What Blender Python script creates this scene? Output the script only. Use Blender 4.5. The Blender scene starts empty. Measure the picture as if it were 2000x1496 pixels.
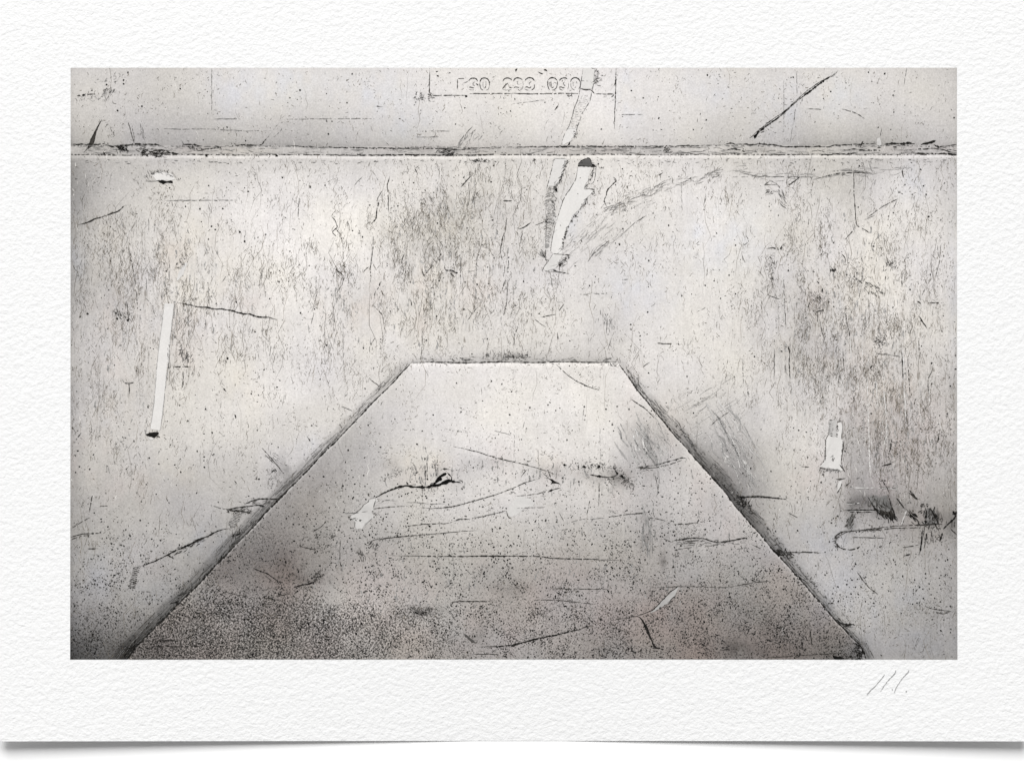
import bpy, math, random
import numpy as np

random.seed(7)
rng = np.random.default_rng(11)
sc = bpy.context.scene
U = 0.0003                    # metres per unit of the layout grid (sheet is 2000 x 1446 units = 60 x 43 cm)

# ------------------------------------------------------------------ camera
cam_data = bpy.data.cameras.new("camera")
cam = bpy.data.objects.new("camera", cam_data)
sc.collection.objects.link(cam)
cam.location = (0.0, 0.0, 5.0)
cam_data.sensor_fit = 'HORIZONTAL'
cam_data.sensor_width = 36.0
cam_data.lens = 36.0 * 5.0 / 0.6
cam_data.clip_start = 0.1
cam_data.clip_end = 50.0
sc.camera = cam

# ------------------------------------------------------------------ light: even white studio + one big soft box above the top edge
world = bpy.data.worlds.new("World")
sc.world = world
world.use_nodes = True
bg = world.node_tree.nodes["Background"]
bg.inputs[0].default_value = (1.0, 1.0, 1.0, 1.0)
bg.inputs[1].default_value = 0.30

ld = bpy.data.lights.new("softbox", 'AREA')
ld.shape = 'RECTANGLE'
ld.size = 6.0
ld.size_y = 4.8
ld.energy = 858.0
ld.color = (1.0, 0.998, 0.994)
lo = bpy.data.objects.new("softbox", ld)
sc.collection.objects.link(lo)
lo.location = (-0.9, 5.2, 5.8)
from mathutils import Vector
lo.rotation_euler = (Vector((0, 0, 0)) - lo.location).to_track_quat('-Z', 'Y').to_euler()

sc.view_settings.view_transform = 'Standard'
sc.view_settings.look = 'None'
sc.view_settings.exposure = 0.0
sc.view_settings.gamma = 1.0

# ------------------------------------------------------------------ node helpers
def new_mat(name):
    m = bpy.data.materials.new(name)
    m.use_nodes = True
    nt = m.node_tree
    b = nt.nodes["Principled BSDF"]
    b.inputs["Roughness"].default_value = 0.9
    b.inputs["Specular IOR Level"].default_value = 0.08
    return m, nt, b

def node(nt, kind, **inp):
    n = nt.nodes.new(kind)
    for k, v in inp.items():
        n.inputs[k].default_value = v
    return n

def math_node(nt, op, a, b=None, clamp=False):
    n = nt.nodes.new("ShaderNodeMath")
    n.operation = op
    n.use_clamp = clamp
    for i, v in enumerate((a, b)):
        if v is None:
            continue
        if isinstance(v, (int, float)):
            n.inputs[i].default_value = v
        else:
            nt.links.new(v, n.inputs[i])
    return n.outputs[0]

def grid_coord(nt, sx=1.0, sy=1.0):
    tc = nt.nodes.new("ShaderNodeTexCoord")
    mp = nt.nodes.new("ShaderNodeMapping")
    mp.inputs["Scale"].default_value = (sx / U, sy / U, 1.0)
    nt.links.new(tc.outputs["Object"], mp.inputs["Vector"])
    return mp.outputs[0]

def noise(nt, vec, scale, detail=2.0, rough=0.5, dist=0.0):
    n = nt.nodes.new("ShaderNodeTexNoise")
    n.noise_dimensions = '2D'
    n.inputs["Scale"].default_value = scale
    n.inputs["Detail"].default_value = detail
    n.inputs["Roughness"].default_value = rough
    n.inputs["Distortion"].default_value = dist
    nt.links.new(vec, n.inputs["Vector"])
    return n.outputs[0]

def step_up(nt, v, lo_, hi_):
    n = nt.nodes.new("ShaderNodeMapRange")
    n.interpolation_type = 'SMOOTHSTEP'
    nt.links.new(v, n.inputs[0])
    for i, x in ((1, lo_), (2, hi_)):
        if isinstance(x, (int, float)):
            n.inputs[i].default_value = x
        else:
            nt.links.new(x, n.inputs[i])
    return n.outputs[0]

def attr(nt, name):
    a = nt.nodes.new("ShaderNodeAttribute")
    a.attribute_name = name
    return a

# ------------------------------------------------------------------ materials
PAPER = 0.80
# cold-pressed cotton paper
mat_paper, nt, b = new_mat("cotton_paper")
v = grid_coord(nt)
vr = nt.nodes.new("ShaderNodeMapping"); vr.inputs["Rotation"].default_value = (0, 0, math.radians(-28)); vr.inputs["Scale"].default_value = (0.86, 1.08, 1)
nt.links.new(v, vr.inputs["Vector"])
n1 = noise(nt, vr.outputs[0], 0.100, 4.0, 0.62, 0.15)
n2 = noise(nt, v, 0.022, 2.0, 0.5)
n3 = noise(nt, v, 0.30, 2.0, 0.5)
vor = nt.nodes.new("ShaderNodeTexVoronoi")
vor.voronoi_dimensions = '2D'
vor.feature = 'SMOOTH_F1'
vor.inputs["Scale"].default_value = 0.115
vor.inputs["Smoothness"].default_value = 0.6
wv = nt.nodes.new("ShaderNodeVectorMath"); wv.operation = 'ADD'
nc = nt.nodes.new("ShaderNodeTexNoise"); nc.noise_dimensions = '2D'
nc.inputs["Scale"].default_value = 0.05
nt.links.new(v, nc.inputs["Vector"])
sc3 = nt.nodes.new("ShaderNodeVectorMath"); sc3.operation = 'SCALE'
sc3.inputs[3].default_value = 22.0
nt.links.new(nc.outputs["Color"], sc3.inputs[0])
nt.links.new(v, wv.inputs[0]); nt.links.new(sc3.outputs[0], wv.inputs[1])
nt.links.new(wv.outputs[0], vor.inputs["Vector"])
h = math_node(nt, 'ADD', math_node(nt, 'MULTIPLY', n1, 1.15), math_node(nt, 'MULTIPLY', vor.outputs["Distance"], -0.10))
h = math_node(nt, 'ADD', h, math_node(nt, 'MULTIPLY', n3, 0.10))
h = math_node(nt, 'ADD', h, math_node(nt, 'MULTIPLY', n2, 0.5))
bp = nt.nodes.new("ShaderNodeBump")
bp.inputs["Strength"].default_value = 1.0
bp.inputs["Distance"].default_value = 0.00056
nt.links.new(h, bp.inputs["Height"])
nt.links.new(bp.outputs[0], b.inputs["Normal"])
fib = step_up(nt, noise(nt, v, 0.16, 2.0, 0.6), 0.30, 0.55)
mx = nt.nodes.new("ShaderNodeMix"); mx.data_type = 'RGBA'
mx.inputs[6].default_value = (PAPER * 0.975, PAPER * 0.975, PAPER * 0.972, 1)
mx.inputs[7].default_value = (PAPER, PAPER, PAPER, 1)
nt.links.new(fib, mx.inputs[0])
nt.links.new(mx.outputs[2], b.inputs["Base Color"])

# printed ink: colour comes from the print's own tone, broken up by grain, pepper and streaks
mat_ink, nt, b = new_mat("printed_ink")
v = grid_coord(nt)
tone = attr(nt, "tone")
# fine print grain
g = noise(nt, v, 0.27, 3.0, 0.75)
g2 = noise(nt, v, 0.09, 3.0, 0.6)
amp = math_node(nt, 'ADD', math_node(nt, 'MULTIPLY', attr(nt, "grain").outputs["Fac"], 1.0), 0.0)
gf = math_node(nt, 'MULTIPLY', math_node(nt, 'SUBTRACT', g, 0.5), math_node(nt, 'MULTIPLY', amp, 2.6))
gf2 = math_node(nt, 'MULTIPLY', math_node(nt, 'SUBTRACT', g2, 0.5), math_node(nt, 'MULTIPLY', amp, 1.0))
vs0 = grid_coord(nt, 1.0, 0.10)
sv = math_node(nt, 'MULTIPLY', math_node(nt, 'SUBTRACT', noise(nt, vs0, 0.15, 3.0, 0.7), 0.5), math_node(nt, 'MULTIPLY', attr(nt, "streak").outputs["Fac"], 0.40))
fac = math_node(nt, 'ADD', math_node(nt, 'ADD', gf, math_node(nt, 'ADD', gf2, sv)), 1.0)
cm = nt.nodes.new("ShaderNodeVectorMath"); cm.operation = 'SCALE'
nt.links.new(tone.outputs["Color"], cm.inputs[0]); nt.links.new(fac, cm.inputs[3])
# pepper
pr = nt.nodes.new("ShaderNodeMapping"); pr.inputs["Rotation"].default_value = (0, 0, 0.55)
nt.links.new(v, pr.inputs["Vector"])
pn = noise(nt, pr.outputs[0], 0.29, 4.0, 0.80, 0.0)
th = math_node(nt, 'SUBTRACT', 0.80, math_node(nt, 'MULTIPLY', attr(nt, "pepper").outputs["Fac"], 0.34))
pm = step_up(nt, pn, th, math_node(nt, 'ADD', th, 0.06))
mx1 = nt.nodes.new("ShaderNodeMix"); mx1.data_type = 'RGBA'
nt.links.new(math_node(nt, 'MULTIPLY', pm, 0.90), mx1.inputs[0])
nt.links.new(cm.outputs[0], mx1.inputs[6])
mx1.inputs[7].default_value = (0.022, 0.019, 0.017, 1)
# streaks running down the picture
vs = grid_coord(nt, 1.0, 0.16)
sn = noise(nt, vs, 0.20, 4.0, 0.70, 0.5)
th2 = math_node(nt, 'SUBTRACT', 0.73, math_node(nt, 'MULTIPLY', attr(nt, "streak").outputs["Fac"], 0.23))
sm = step_up(nt, sn, th2, math_node(nt, 'ADD', th2, 0.09))
brk = step_up(nt, noise(nt, v, 0.05, 3.0, 0.6), 0.42, 0.62)
sm = math_node(nt, 'MULTIPLY', sm, math_node(nt, 'MULTIPLY', brk, 0.55))
mx2 = nt.nodes.new("ShaderNodeMix"); mx2.data_type = 'RGBA'
nt.links.new(sm, mx2.inputs[0])
nt.links.new(mx1.outputs[2], mx2.inputs[6])
mx2.inputs[7].default_value = (0.100, 0.078, 0.052, 1)
nt.links.new(mx2.outputs[2], b.inputs["Base Color"])

# graphite
mat_pencil, nt, b = new_mat("pencil_graphite")
v = grid_coord(nt)
pg = step_up(nt, noise(nt, v, 0.5, 2.0, 0.6), 0.30, 0.75)
mx = nt.nodes.new("ShaderNodeMix"); mx.data_type = 'RGBA'
mx.inputs[6].default_value = (0.27, 0.27, 0.27, 1)
mx.inputs[7].default_value = (0.52, 0.52, 0.52, 1)
nt.links.new(pg, mx.inputs[0]); nt.links.new(mx.outputs[2], b.inputs["Base Color"])

# white table
mat_table, nt, b = new_mat("white_tabletop")
v = grid_coord(nt)
tn = noise(nt, v, 0.02, 3.0, 0.5)
mx = nt.nodes.new("ShaderNodeMix"); mx.data_type = 'RGBA'
mx.inputs[6].default_value = (0.945, 0.945, 0.945, 1)
mx.inputs[7].default_value = (0.965, 0.965, 0.965, 1)
nt.links.new(tn, mx.inputs[0]); nt.links.new(mx.outputs[2], b.inputs["Base Color"])

# ------------------------------------------------------------------ geometry helpers
PX0, PX1, PY0, PY1 = 138.0, 1869.0, 133.0, 1287.0     # printed picture on the sheet
LIFT = 28.0
def lift(x, y):
    """how far (in grid units) the curled sheet stands off the table"""
    x = np.asarray(x, float); y = np.asarray(y, float)
    s = np.clip((y - 150.0) / 1296.0, 0, 1) ** 2.2
    w = np.clip((np.abs(x - 1010.0) - 90.0) / 900.0, 0, 1.15) ** 1.1
    return LIFT * s * w

def place(x, y, layer):
    x = np.asarray(x, float); y = np.asarray(y, float)
    return np.stack([(x - 1000.0) * U, (748.0 - y) * U, lift(x, y) * U + layer], -1)

L_PAPER, L_PICT, L_PANEL, L_FILL, L_MARK, L_TOP = 0.00026, 0.00034, 0.00042, 0.00052, 0.00060, 0.00068
L_LOOSE = 0.00046

def lin(c):
    c = np.clip(np.asarray(c, float) / 255.0, 0, 1)
    return np.where(c <= 0.04045, c / 12.92, ((c + 0.055) / 1.055) ** 2.4)
KALB = 0.85
def alb(c):                                            # printed tone (0-255) to ink reflectance
    return lin(c) * KALB

def make_mesh(name, co, faces, mat, parent=None, attrs=None, smooth=False):
    me = bpy.data.meshes.new(name)
    co = np.asarray(co, np.float32)
    nv = len(co)
    me.vertices.add(nv)
    me.vertices.foreach_set("co", co.ravel())
    if isinstance(faces, np.ndarray):
        nf, k = faces.shape
        me.loops.add(nf * k)
        me.loops.foreach_set("vertex_index", faces.ravel().astype(np.int32))
        me.polygons.add(nf)
        me.polygons.foreach_set("loop_start", np.arange(0, nf * k, k, dtype=np.int32))
    else:
        lens = np.array([len(f) for f in faces], np.int32)
        me.loops.add(int(lens.sum()))
        me.loops.foreach_set("vertex_index", np.array([i for f in faces for i in f], np.int32))
        me.polygons.add(len(faces))
        me.polygons.foreach_set("loop_start", np.concatenate([[0], np.cumsum(lens)[:-1]]).astype(np.int32))
    for k, a in (attrs or {}).items():
        a = np.asarray(a, np.float32)
        if a.ndim == 2:
            at = me.attributes.new(k, 'FLOAT_COLOR', 'POINT')
            if a.shape[1] == 3:
                a = np.concatenate([a, np.ones((len(a), 1), np.float32)], 1)
            at.data.foreach_set("color", np.ascontiguousarray(a, np.float32).ravel())
        else:
            at = me.attributes.new(k, 'FLOAT', 'POINT')
            at.data.foreach_set("value", np.ascontiguousarray(a, np.float32))
    me.update(calc_edges=True)
    me.validate()
    me.materials.append(mat)
    me.polygons.foreach_set("use_smooth", np.full(len(me.polygons), smooth))
    o = bpy.data.objects.new(name, me)
    sc.collection.objects.link(o)
    if parent:
        o.parent = parent
    return o

def quads(nx, ny):
    i = np.arange((nx - 1) * (ny - 1)); a = i // (nx - 1) * nx + i % (nx - 1)
    return np.stack([a, a + nx, a + nx + 1, a + 1], -1)

def value_noise(x, y, cell, seed, octaves=1):
    out = np.zeros_like(x, float); amp = 1.0; tot = 0.0
    for o in range(octaves):
        r = np.random.default_rng(seed + 31 * o).uniform(-1, 1, (256, 256))
        fx, fy = x / cell, y / cell
        ix, iy = np.floor(fx).astype(int), np.floor(fy).astype(int)
        tx, ty = fx - ix, fy - iy
        tx = tx * tx * (3 - 2 * tx); ty = ty * ty * (3 - 2 * ty)
        g = lambda a, b: r[(iy + b) % 256, (ix + a) % 256]
        v = (g(0, 0) * (1 - tx) + g(1, 0) * tx) * (1 - ty) + (g(0, 1) * (1 - tx) + g(1, 1) * tx) * ty
        out += v * amp; tot += amp; amp *= 0.55; cell = cell / 2.0
    return out / tot

def sstep(a, b, x):
    t = np.clip((x - a) / (b - a), 0, 1)
    return t * t * (3 - 2 * t)

def blob(x, y, cx, cy, rx, ry):
    return np.exp(-(((x - cx) / rx) ** 2 + ((y - cy) / ry) ** 2))

def spread(x, y, pts, sig):
    num = np.zeros_like(x); den = np.full_like(x, 1e-12)
    for px, py, pv in pts:
        w = np.exp(-((x - px) ** 2 + (y - py) ** 2) / (2 * sig * sig)) + 1e-7 / (1 + ((x - px) ** 2 + (y - py) ** 2) / 1e4)
        num += w * pv; den += w
    return num / den

# ------------------------------------------------------------------ tones of the printed picture
BASE_T = [(150,140,190),(200,160,195),(300,150,190),(400,150,200),(480,180,212),(550,180,210),(200,220,195),(300,220,188),
(160,265,186),(200,262,180),(300,265,170),(400,265,174),(500,255,185),(560,264,182),(150,330,168),(180,350,172),(250,340,190),(300,330,200),(400,340,208),
(500,350,215),(560,380,218),(150,400,175),(250,400,195),(350,410,210),(620,160,205),(700,200,208),(800,200,212),(700,240,208),
(620,272,174),(700,275,176),(800,272,188),(900,160,214),(900,230,216),(960,265,195),(620,330,220),(700,350,222),(800,340,215),
(900,350,208),(960,400,201),(880,400,201),(620,400,223),(1040,160,214),(1040,220,217),(1150,230,220),(1250,170,213),(1400,180,207),
(1300,240,214),(1100,275,205),(1300,275,200),(1420,270,190),(1040,350,208),(1200,350,216),(1300,350,217),(1400,350,217),(1150,400,212),
(1300,410,215),(1480,170,201),(1600,170,204),(1700,180,203),(1800,170,199),(1855,150,190),(1500,240,207),(1650,230,208),(1800,230,206),
(1480,272,184),(1560,275,174),(1700,270,172),(1800,270,184),(1855,250,198),(1500,330,209),(1650,330,202),(1650,372,189),(1780,350,211),
(1855,320,195),(1855,370,200),(1600,400,213),(1500,400,211),(1780,400,213),(145,480,180),(145,560,175),(150,640,194),(200,450,188),
(200,520,192),(250,480,201),(300,500,203),(400,470,210),(500,450,217),(550,500,220),(450,550,215),(350,560,206),(230,600,195),(200,680,195),
(300,680,204),(400,660,208),(500,620,214),(550,680,215),(600,480,224),(650,460,223),(650,530,224),(620,600,222),(700,560,214),(750,500,213),
(800,480,206),(850,500,202),(900,470,204),(950,520,204),(800,560,206),(850,600,203),(900,560,208),(980,560,206),(700,600,212),(750,640,210),
(900,640,213),(650,660,216),(850,670,213),(960,660,209),(1050,480,209),(1100,560,213),(1200,500,212),
(1280,520,216),(1400,480,219),(1300,600,213),(1100,620,212),(1200,650,208),(1400,600,216),(1300,680,211),
(1400,690,213),(1480,470,211),(1560,470,205),(1540,560,196),(1480,600,206),(1620,520,206),(1700,500,213),(1600,600,197),(1560,660,191),
(1500,680,201),(1650,640,199),(1700,600,209),(1750,620,211),(1800,500,213),(1855,600,205),(1800,680,204),(1700,690,192),(1600,690,191),
(150,760,188),(200,780,193),(250,740,195),(400,740,211),(500,760,214),(550,720,215),(350,850,209),(450,850,213),(200,870,195),(150,900,185),
(250,930,187),(350,930,192),(450,930,198),(520,880,204),(150,980,180),(300,970,183),(400,980,180),(480,960,188),(600,760,214),(650,750,212),
(600,830,208),(700,720,208),(1280,720,212),(1400,720,214),(1350,770,208),(1400,820,198),(1480,740,209),(1480,800,201),
(1440,880,168),(1460,950,166),(1520,860,205),(1550,940,206),(1580,850,211),(1600,760,201),(1560,730,190),(1650,760,197),(1700,720,190),
(1700,800,186),(1680,880,180),(1720,900,178),(1750,850,180),(1700,950,168),(1660,970,160),(1750,960,170),(1800,950,176),(1850,900,181),
(1850,800,186),(1800,780,187),(1855,980,170),(1780,720,193),(1530,990,191),(1600,970,199),(150,1020,178),(250,1020,181),(350,1020,183),
(450,1010,176),(150,1100,165),(200,1080,173),(300,1070,179),(250,1150,173),(400,1070,170),(350,1110,166),(170,1130,178),(200,1180,170),
(150,1200,150),(250,1200,160),(150,1250,115),(200,1250,135),(230,1275,112),(150,1280,92),(320,1140,168),(1520,1020,180),(1600,1010,187),
(1650,1030,181),(1600,1060,182),(1700,1050,181),(1750,1020,168),(1800,1030,160),(1860,1020,150),(1850,1080,178),(1750,1090,176),
(1650,1130,186),(1750,1150,175),(1830,1150,172),(1700,1200,182),(1650,1180,182),(1800,1220,160),(1850,1200,172),(1750,1250,168),
(1800,1260,150),(1720,1270,167),(1860,1270,160)]
PANEL_T = [(850,730,219),(950,740,217),(1100,740,221),(1180,730,216),(790,745,208),(850,790,221),(950,800,223),(1050,800,224),(1150,800,221),
(1230,790,211),(720,820,190),(800,830,206),(880,850,216),(1000,850,222),(1100,860,222),(1190,850,216),(650,890,182),(720,900,188),
(800,890,211),(900,900,217),(1000,890,213),(1150,890,216),(1250,880,190),(1300,880,196),(1280,930,186),(1350,920,196),(600,950,164),
(680,950,175),(750,950,201),(900,960,211),(1000,950,209),(1100,960,206),(1200,960,201),(1260,980,181),(1400,980,191),(560,1000,150),
(600,1020,155),(700,1000,185),(800,1010,196),(900,1010,206),(1000,1020,206),(1100,1010,196),(1250,1020,178),(1350,1020,191),(1450,1040,185),
(500,1060,142),(600,1060,150),(700,1060,166),(800,1060,169),(900,1060,173),(1000,1060,173),(1100,1050,176),(1200,1060,166),(1300,1060,169),
(1400,1060,175),(1480,1080,165),(450,1110,128),(500,1120,113),(560,1110,106),(620,1110,140),(700,1110,165),(800,1110,168),(950,1110,165),
(1100,1110,165),(1250,1110,160),(1400,1110,156),(1500,1120,151),(400,1160,134),(480,1160,143),(560,1150,124),(650,1150,161),(750,1160,168),
(900,1150,162),(1000,1150,152),(1150,1150,156),(1300,1150,151),(1450,1160,142),(1560,1160,150),(350,1210,134),(450,1210,140),(550,1200,142),
(650,1200,160),(800,1200,157),(950,1190,150),(1100,1200,157),(1250,1210,152),(1400,1200,140),(1520,1210,139),(1610,1220,141),(300,1260,110),
(400,1260,122),(500,1260,130),(600,1260,133),(750,1260,143),(900,1260,145),(1050,1260,150),(1200,1260,142),(1350,1250,132),(1450,1270,120),
(1550,1270,112),(1650,1270,104)]

EDGE_L = np.array([(709,804),(834,683),(960,560),(995,526),(1157,372),(1257,271),(1290,248)], float)     # y, x of the slanted edges
EDGE_R = np.array([(707,1205),(768,1249),(865,1330),(951,1407),(993,1440),(1076,1512),(1147,1576),(1213,1633),(1259,1679),(1290,1692)], float)
def xl(y):
    y = np.asarray(y, float)
    return np.interp(y, EDGE_L[:, 0], EDGE_L[:, 1]) + 1.2 * np.sin(y * 0.09) * np.sin(y * 0.023)
def xr(y):
    y = np.asarray(y, float)
    return np.interp(y, EDGE_R[:, 0], EDGE_R[:, 1]) + 0.9 * np.sin(y * 0.11) * np.sin(y * 0.031)
def ytop(x):
    return 709.0 + 0.7 * np.sin(np.asarray(x, float) * 0.05) - 0.0025 * (np.asarray(x, float) - 800)

def in_panel(x, y):
    return (y > ytop(x)) & (x > xl(np.clip(y, 709, 1290))) & (x < xr(np.clip(y, 707, 1290)))

PINK = [(330,500,45,40),(230,620,60,50),(370,640,40,30),(480,580,40,25),(360,700,30,40),(220,720,40,40),(170,900,50,50),(250,950,60,40),
        (700,590,60,40),(820,560,25,50),(825,630,20,30),(940,570,30,25),(850,290,150,10),(1150,292,160,10),(1800,292,80,10),(390,292,60,9),
        (1600,590,30,25),(1660,690,70,40),(1690,800,60,80),(1780,850,90,90),(1740,960,120,60),(1760,830,100,120),(1590,930,60,50),(820,925,70,30),(980,900,40,40),
        (1100,930,60,40),(1300,830,40,60),(1380,960,70,60),(1220,960,60,60),(1440,1020,50,40),(600,1150,80,30),(700,1160,100,30),
        (850,1150,40,25),(940,1105,20,15),(500,1220,300,50),(900,1230,300,50),(1200,1200,250,60),(1360,1240,150,60),(1470,1260,60,40),(300,1110,30,20),
        (1240,780,30,60),(1800,1010,80,40),(1820,1040,50,30)]
COOL = [(480,175,70,60),(560,160,80,50),(720,190,90,60),(800,250,60,40),(1230,190,30,60),(1400,170,60,40),(1530,210,50,60),(1640,190,60,40),(1600,1060,90,60),(1640,1150,60,60),(1420,470,110,70),(300,1180,60,50),(1740,1190,90,60),(1600,1200,50,50),
        (1120,420,30,60),(1250,560,70,60),(1350,450,60,40),(1780,360,30,40),(400,1060,60,40),(190,1120,50,60),(160,1260,50,60),(1800,1250,80,40),
        (1680,1250,40,40),(150,500,20,100),(600,870,20,20),(1080,450,20,40),(1865,560,12,150)]
OLIVE = [(870,520,150,150),(330,570,170,120),(1640,620,160,160),(700,620,80,60),(450,296,120,8),(1540,294,110,9),(960,300,60,5),(200,470,50,60),(400,480,60,70),(300,560,60,60),(850,460,60,70),(900,500,60,60),
         (1560,480,60,60),(1640,560,60,60),(1700,540,50,50),(820,900,60,25),(1060,900,40,20),(300,850,20,10),(480,760,40,60),(220,800,60,60),
         (350,930,60,30),(1750,780,60,80)]

def tint(x, y, t):
    """turn a grey tone into the warm / pink / cool ink colour"""
    wn = value_noise(x, y, 90, 5, 2)
    r = 1.0 + 0.006 * wn
    g = 0.981 + 0.004 * wn
    bl = 0.964 - 0.012 * wn
    ragged = 0.15 + 1.5 * np.clip(0.5 + 1.1 * value_noise(x * 1.3, y * 0.8, 30, 9, 3), 0, 1)
    p = np.zeros_like(x); c = np.zeros_like(x); o = np.zeros_like(x)
    for (a, b_, rx, ry) in PINK: p = np.maximum(p, blob(x, y, a, b_, rx, ry))
    for (a, b_, rx, ry) in COOL: c = np.maximum(c, blob(x, y, a, b_, rx, ry))
    for (a, b_, rx, ry) in OLIVE: o = np.maximum(o, blob(x, y, a, b_, rx, ry))
    p *= 0.22 * ragged + 0.35 * blob(x, y, 1760, 900, 120, 130); c *= 0.75 * ragged; o *= 0.75 * ragged
    dk = np.clip((190 - t) / 90.0, 0, 1) * sstep(760, 1000, y) * in_panel(x, y)
    dk = np.clip(0.6 * dk + 0.45 * sstep(960, 1270, y) * in_panel(x, y), 0, 1) * (0.7 + 0.9 * value_noise(x, y, 80, 77, 2))
    r = r + 0.036 * dk; g = g - 0.014 * dk; bl = bl - 0.034 * dk
    r = r + 0.018 * p - 0.010 * c + 0.004 * o
    g = g - 0.018 * p + 0.001 * c - 0.002 * o
    bl = bl - 0.022 * p + 0.022 * c - 0.016 * o
    return np.stack([t * r, t * g, t * bl], -1)

def mottled(x, y, t, depth):
    return t + depth * value_noise(x, y, 70, 21, 4) + depth * 0.5 * value_noise(x, y * 0.25, 16, 33, 3)

def perp_left(x, y):   # distance outward (to the left) of the panel's left edge
    return (xl(np.clip(y, 709, 1290)) - x) * 0.72
def perp_right(x, y):
    return (x - xr(np.clip(y, 707, 1290))) * 0.76

def seam_y(x):         # lower line of the seam
    return 303.0 + 1.6 * np.exp(-((x - 800) / 150.0) ** 2) + 0.5 * np.sin(x * 0.03) - 0.0006 * (x - 800)
def seam_top(x):
    return 285.0 + 3.0 * np.exp(-((x - 800) / 260.0) ** 2) + 0.8 * np.sin(x * 0.021)

def base_tone(x, y):
    t = spread(x, y, BASE_T, 46.0)
    t = t + 0.22 * (t - 203) * sstep(285, 330, y) + 7 * sstep(275, 200, y)
    t = mottled(x, y, t, 2.5 + 6.0 * sstep(309, 340, y))
    # sheet border of the picture is a little darker
    t -= 12 * np.exp(-(x - PX0) / 7.0) + 7 * np.exp(-(PX1 - x) / 7.0) + 5 * np.exp(-(y - PY0) / 5.0)
    t -= 16 * np.exp(-(x - PX0) / 26.0) * sstep(240, 330, y) + 6 * np.exp(-(PX1 - x) / 22.0)
    t -= 16 * blob(x, y, 140, 1292, 44, 34) + 4 * blob(x, y, 145, 400, 40, 120)
    # printed grey deepens towards the seam from above
    d = seam_top(x) - y
    t -= np.where(d > 0, 12 * np.exp(-d / 8.0) + 22 * np.exp(-d / 22.0) * (0.25 + 0.9 * np.exp(-((x - 560) / 260.0) ** 2) + 0.9 * np.exp(-((x - 1680) / 170.0) ** 2)), 0)
    # the seam and its bright lip
    ins = sstep(-1.5, 1.5, y - seam_top(x)) * sstep(-1.0, 1.0, seam_y(x) - y)
    st = 184 + 14 * value_noise(x, y * 4, 40, 41, 3) + 16 * sstep(1500, 1350, x) * sstep(1250, 1400, x) - 6 * sstep(500, 300, x)
    t = t * (1 - ins) + st * ins
    lip = np.exp(-((y - seam_y(x) - 4.0) / 2.7) ** 2) * (0.45 + 0.55 * sstep(150, 420, x))
    t = t + (238 - t) * 0.75 * lip
    # fall-off printed round the panel
    f = sstep(700, 760, y)
    k = np.clip((y - 709) / 578, 0, 1)
    dl = perp_left(x, y)
    wband = 15 + 7 * k
    left = np.where((dl > -6) & (x < xl(np.clip(y, 709, 1290)) + 8), 1.0, 0.0) * sstep(704, 716, y)
    rag = value_noise(x, y, 30, 51, 2)
    band = sstep(wband + 4 + 2 * rag, wband - 2 + 2 * rag, dl)
    t -= left * (19 + 5 * k) * band * np.clip(0.9 + 0.5 * rag, 0, 1.4)
    t -= left * (10 + 40 * k) * np.exp(-np.clip(dl, 0, None) / (12 + 10 * k))
    t -= left * 17 * k ** 1.5 * np.exp(-np.clip(dl, 0, None) / 42.0)
    dr = perp_right(x, y)
    right = np.where((dr > -6) & (x > xr(np.clip(y, 707, 1290)) - 8), 1.0, 0.0) * sstep(704, 716, y)
    wb = 13 + 12 * np.exp(-((y - 940) / 170.0) ** 2)
    rag2 = value_noise(x, y, 16, 52, 3)
    band = sstep(wb + 5 + 6 * rag2, wb - 5 + 6 * rag2, dr)
    t -= right * (12 + 14 * np.exp(-((y - 960) / 170.0) ** 2)) * band * np.clip(1 + 0.7 * rag2, 0.2, 1.7)
    t -= right * (8 + 34 * sstep(780, 920, y)) * np.exp(-np.clip(dr, 0, None) / 17.0)
    t -= right * 20 * np.exp(-((y - 930) / 110.0) ** 2) * np.exp(-np.clip(dr, 0, None) / 60.0)
    # above the panel's top edge
    du = ytop(x) - y
    inx = sstep(770, 815, x) * sstep(1235, 1195, x)
    t -= inx * np.where(du > -3, 24 * np.exp(-np.clip(du, 0, None) / 9.0) + 12 * np.exp(-np.clip(du, 0, None) / 26.0), 0)
    t -= 26 * blob(x, y, 1000, 697, 60, 9) * np.clip(0.7 + rag2, 0.1, 1.4)
    # the step in tone by the right-hand side
    t -= 11 * sstep(1644, 1664, x + 6 * rag2) * sstep(760, 880, y) * sstep(1012, 985, y) * sstep(1830, 1680, x)
    t += 5 * sstep(1654, 1646, x) * sstep(1560, 1640, x) * sstep(860, 900, y) * sstep(1012, 985, y)
    # dirt patches
    for (cx, cy, rx, ry, dk) in [(560,905,20,26,30),(545,930,30,25,16),(885,410,60,26,10),(830,470,60,30,10),(905,480,40,40,10),(300,265,60,14,8),
                                 (700,590,60,40,6),(1100,380,24,60,6),(1230,420,60,40,5),(1560,610,40,60,9),(1600,690,60,30,8),(1690,985,60,22,34),
                                 (1740,1000,34,20,26),(1815,1008,34,32,40),(1860,1020,14,30,34),(1662,1018,9,24,46),(1460,905,26,40,14),(150,350,20,60,6),
                                 (1560,800,40,40,4),(1650,370,30,40,6),(1470,800,14,30,8),(350,510,16,40,7),(230,620,14,40,7),(985,430,20,20,8)]:
        t -= dk * blob(x, y, cx, cy, rx, ry) * np.clip(0.8 + 0.9 * value_noise(x, y, 22, 61, 3), 0, 1.6)
    # pale rubbed patches
    for (cx, cy, rx, ry, up) in [(650,470,60,90,4),(480,430,60,60,4),(1160,240,60,40,4),(1030,240,40,40,3),(520,770,70,50,4)]:
        t += up * blob(x, y, cx, cy, rx, ry)
    return t

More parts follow.
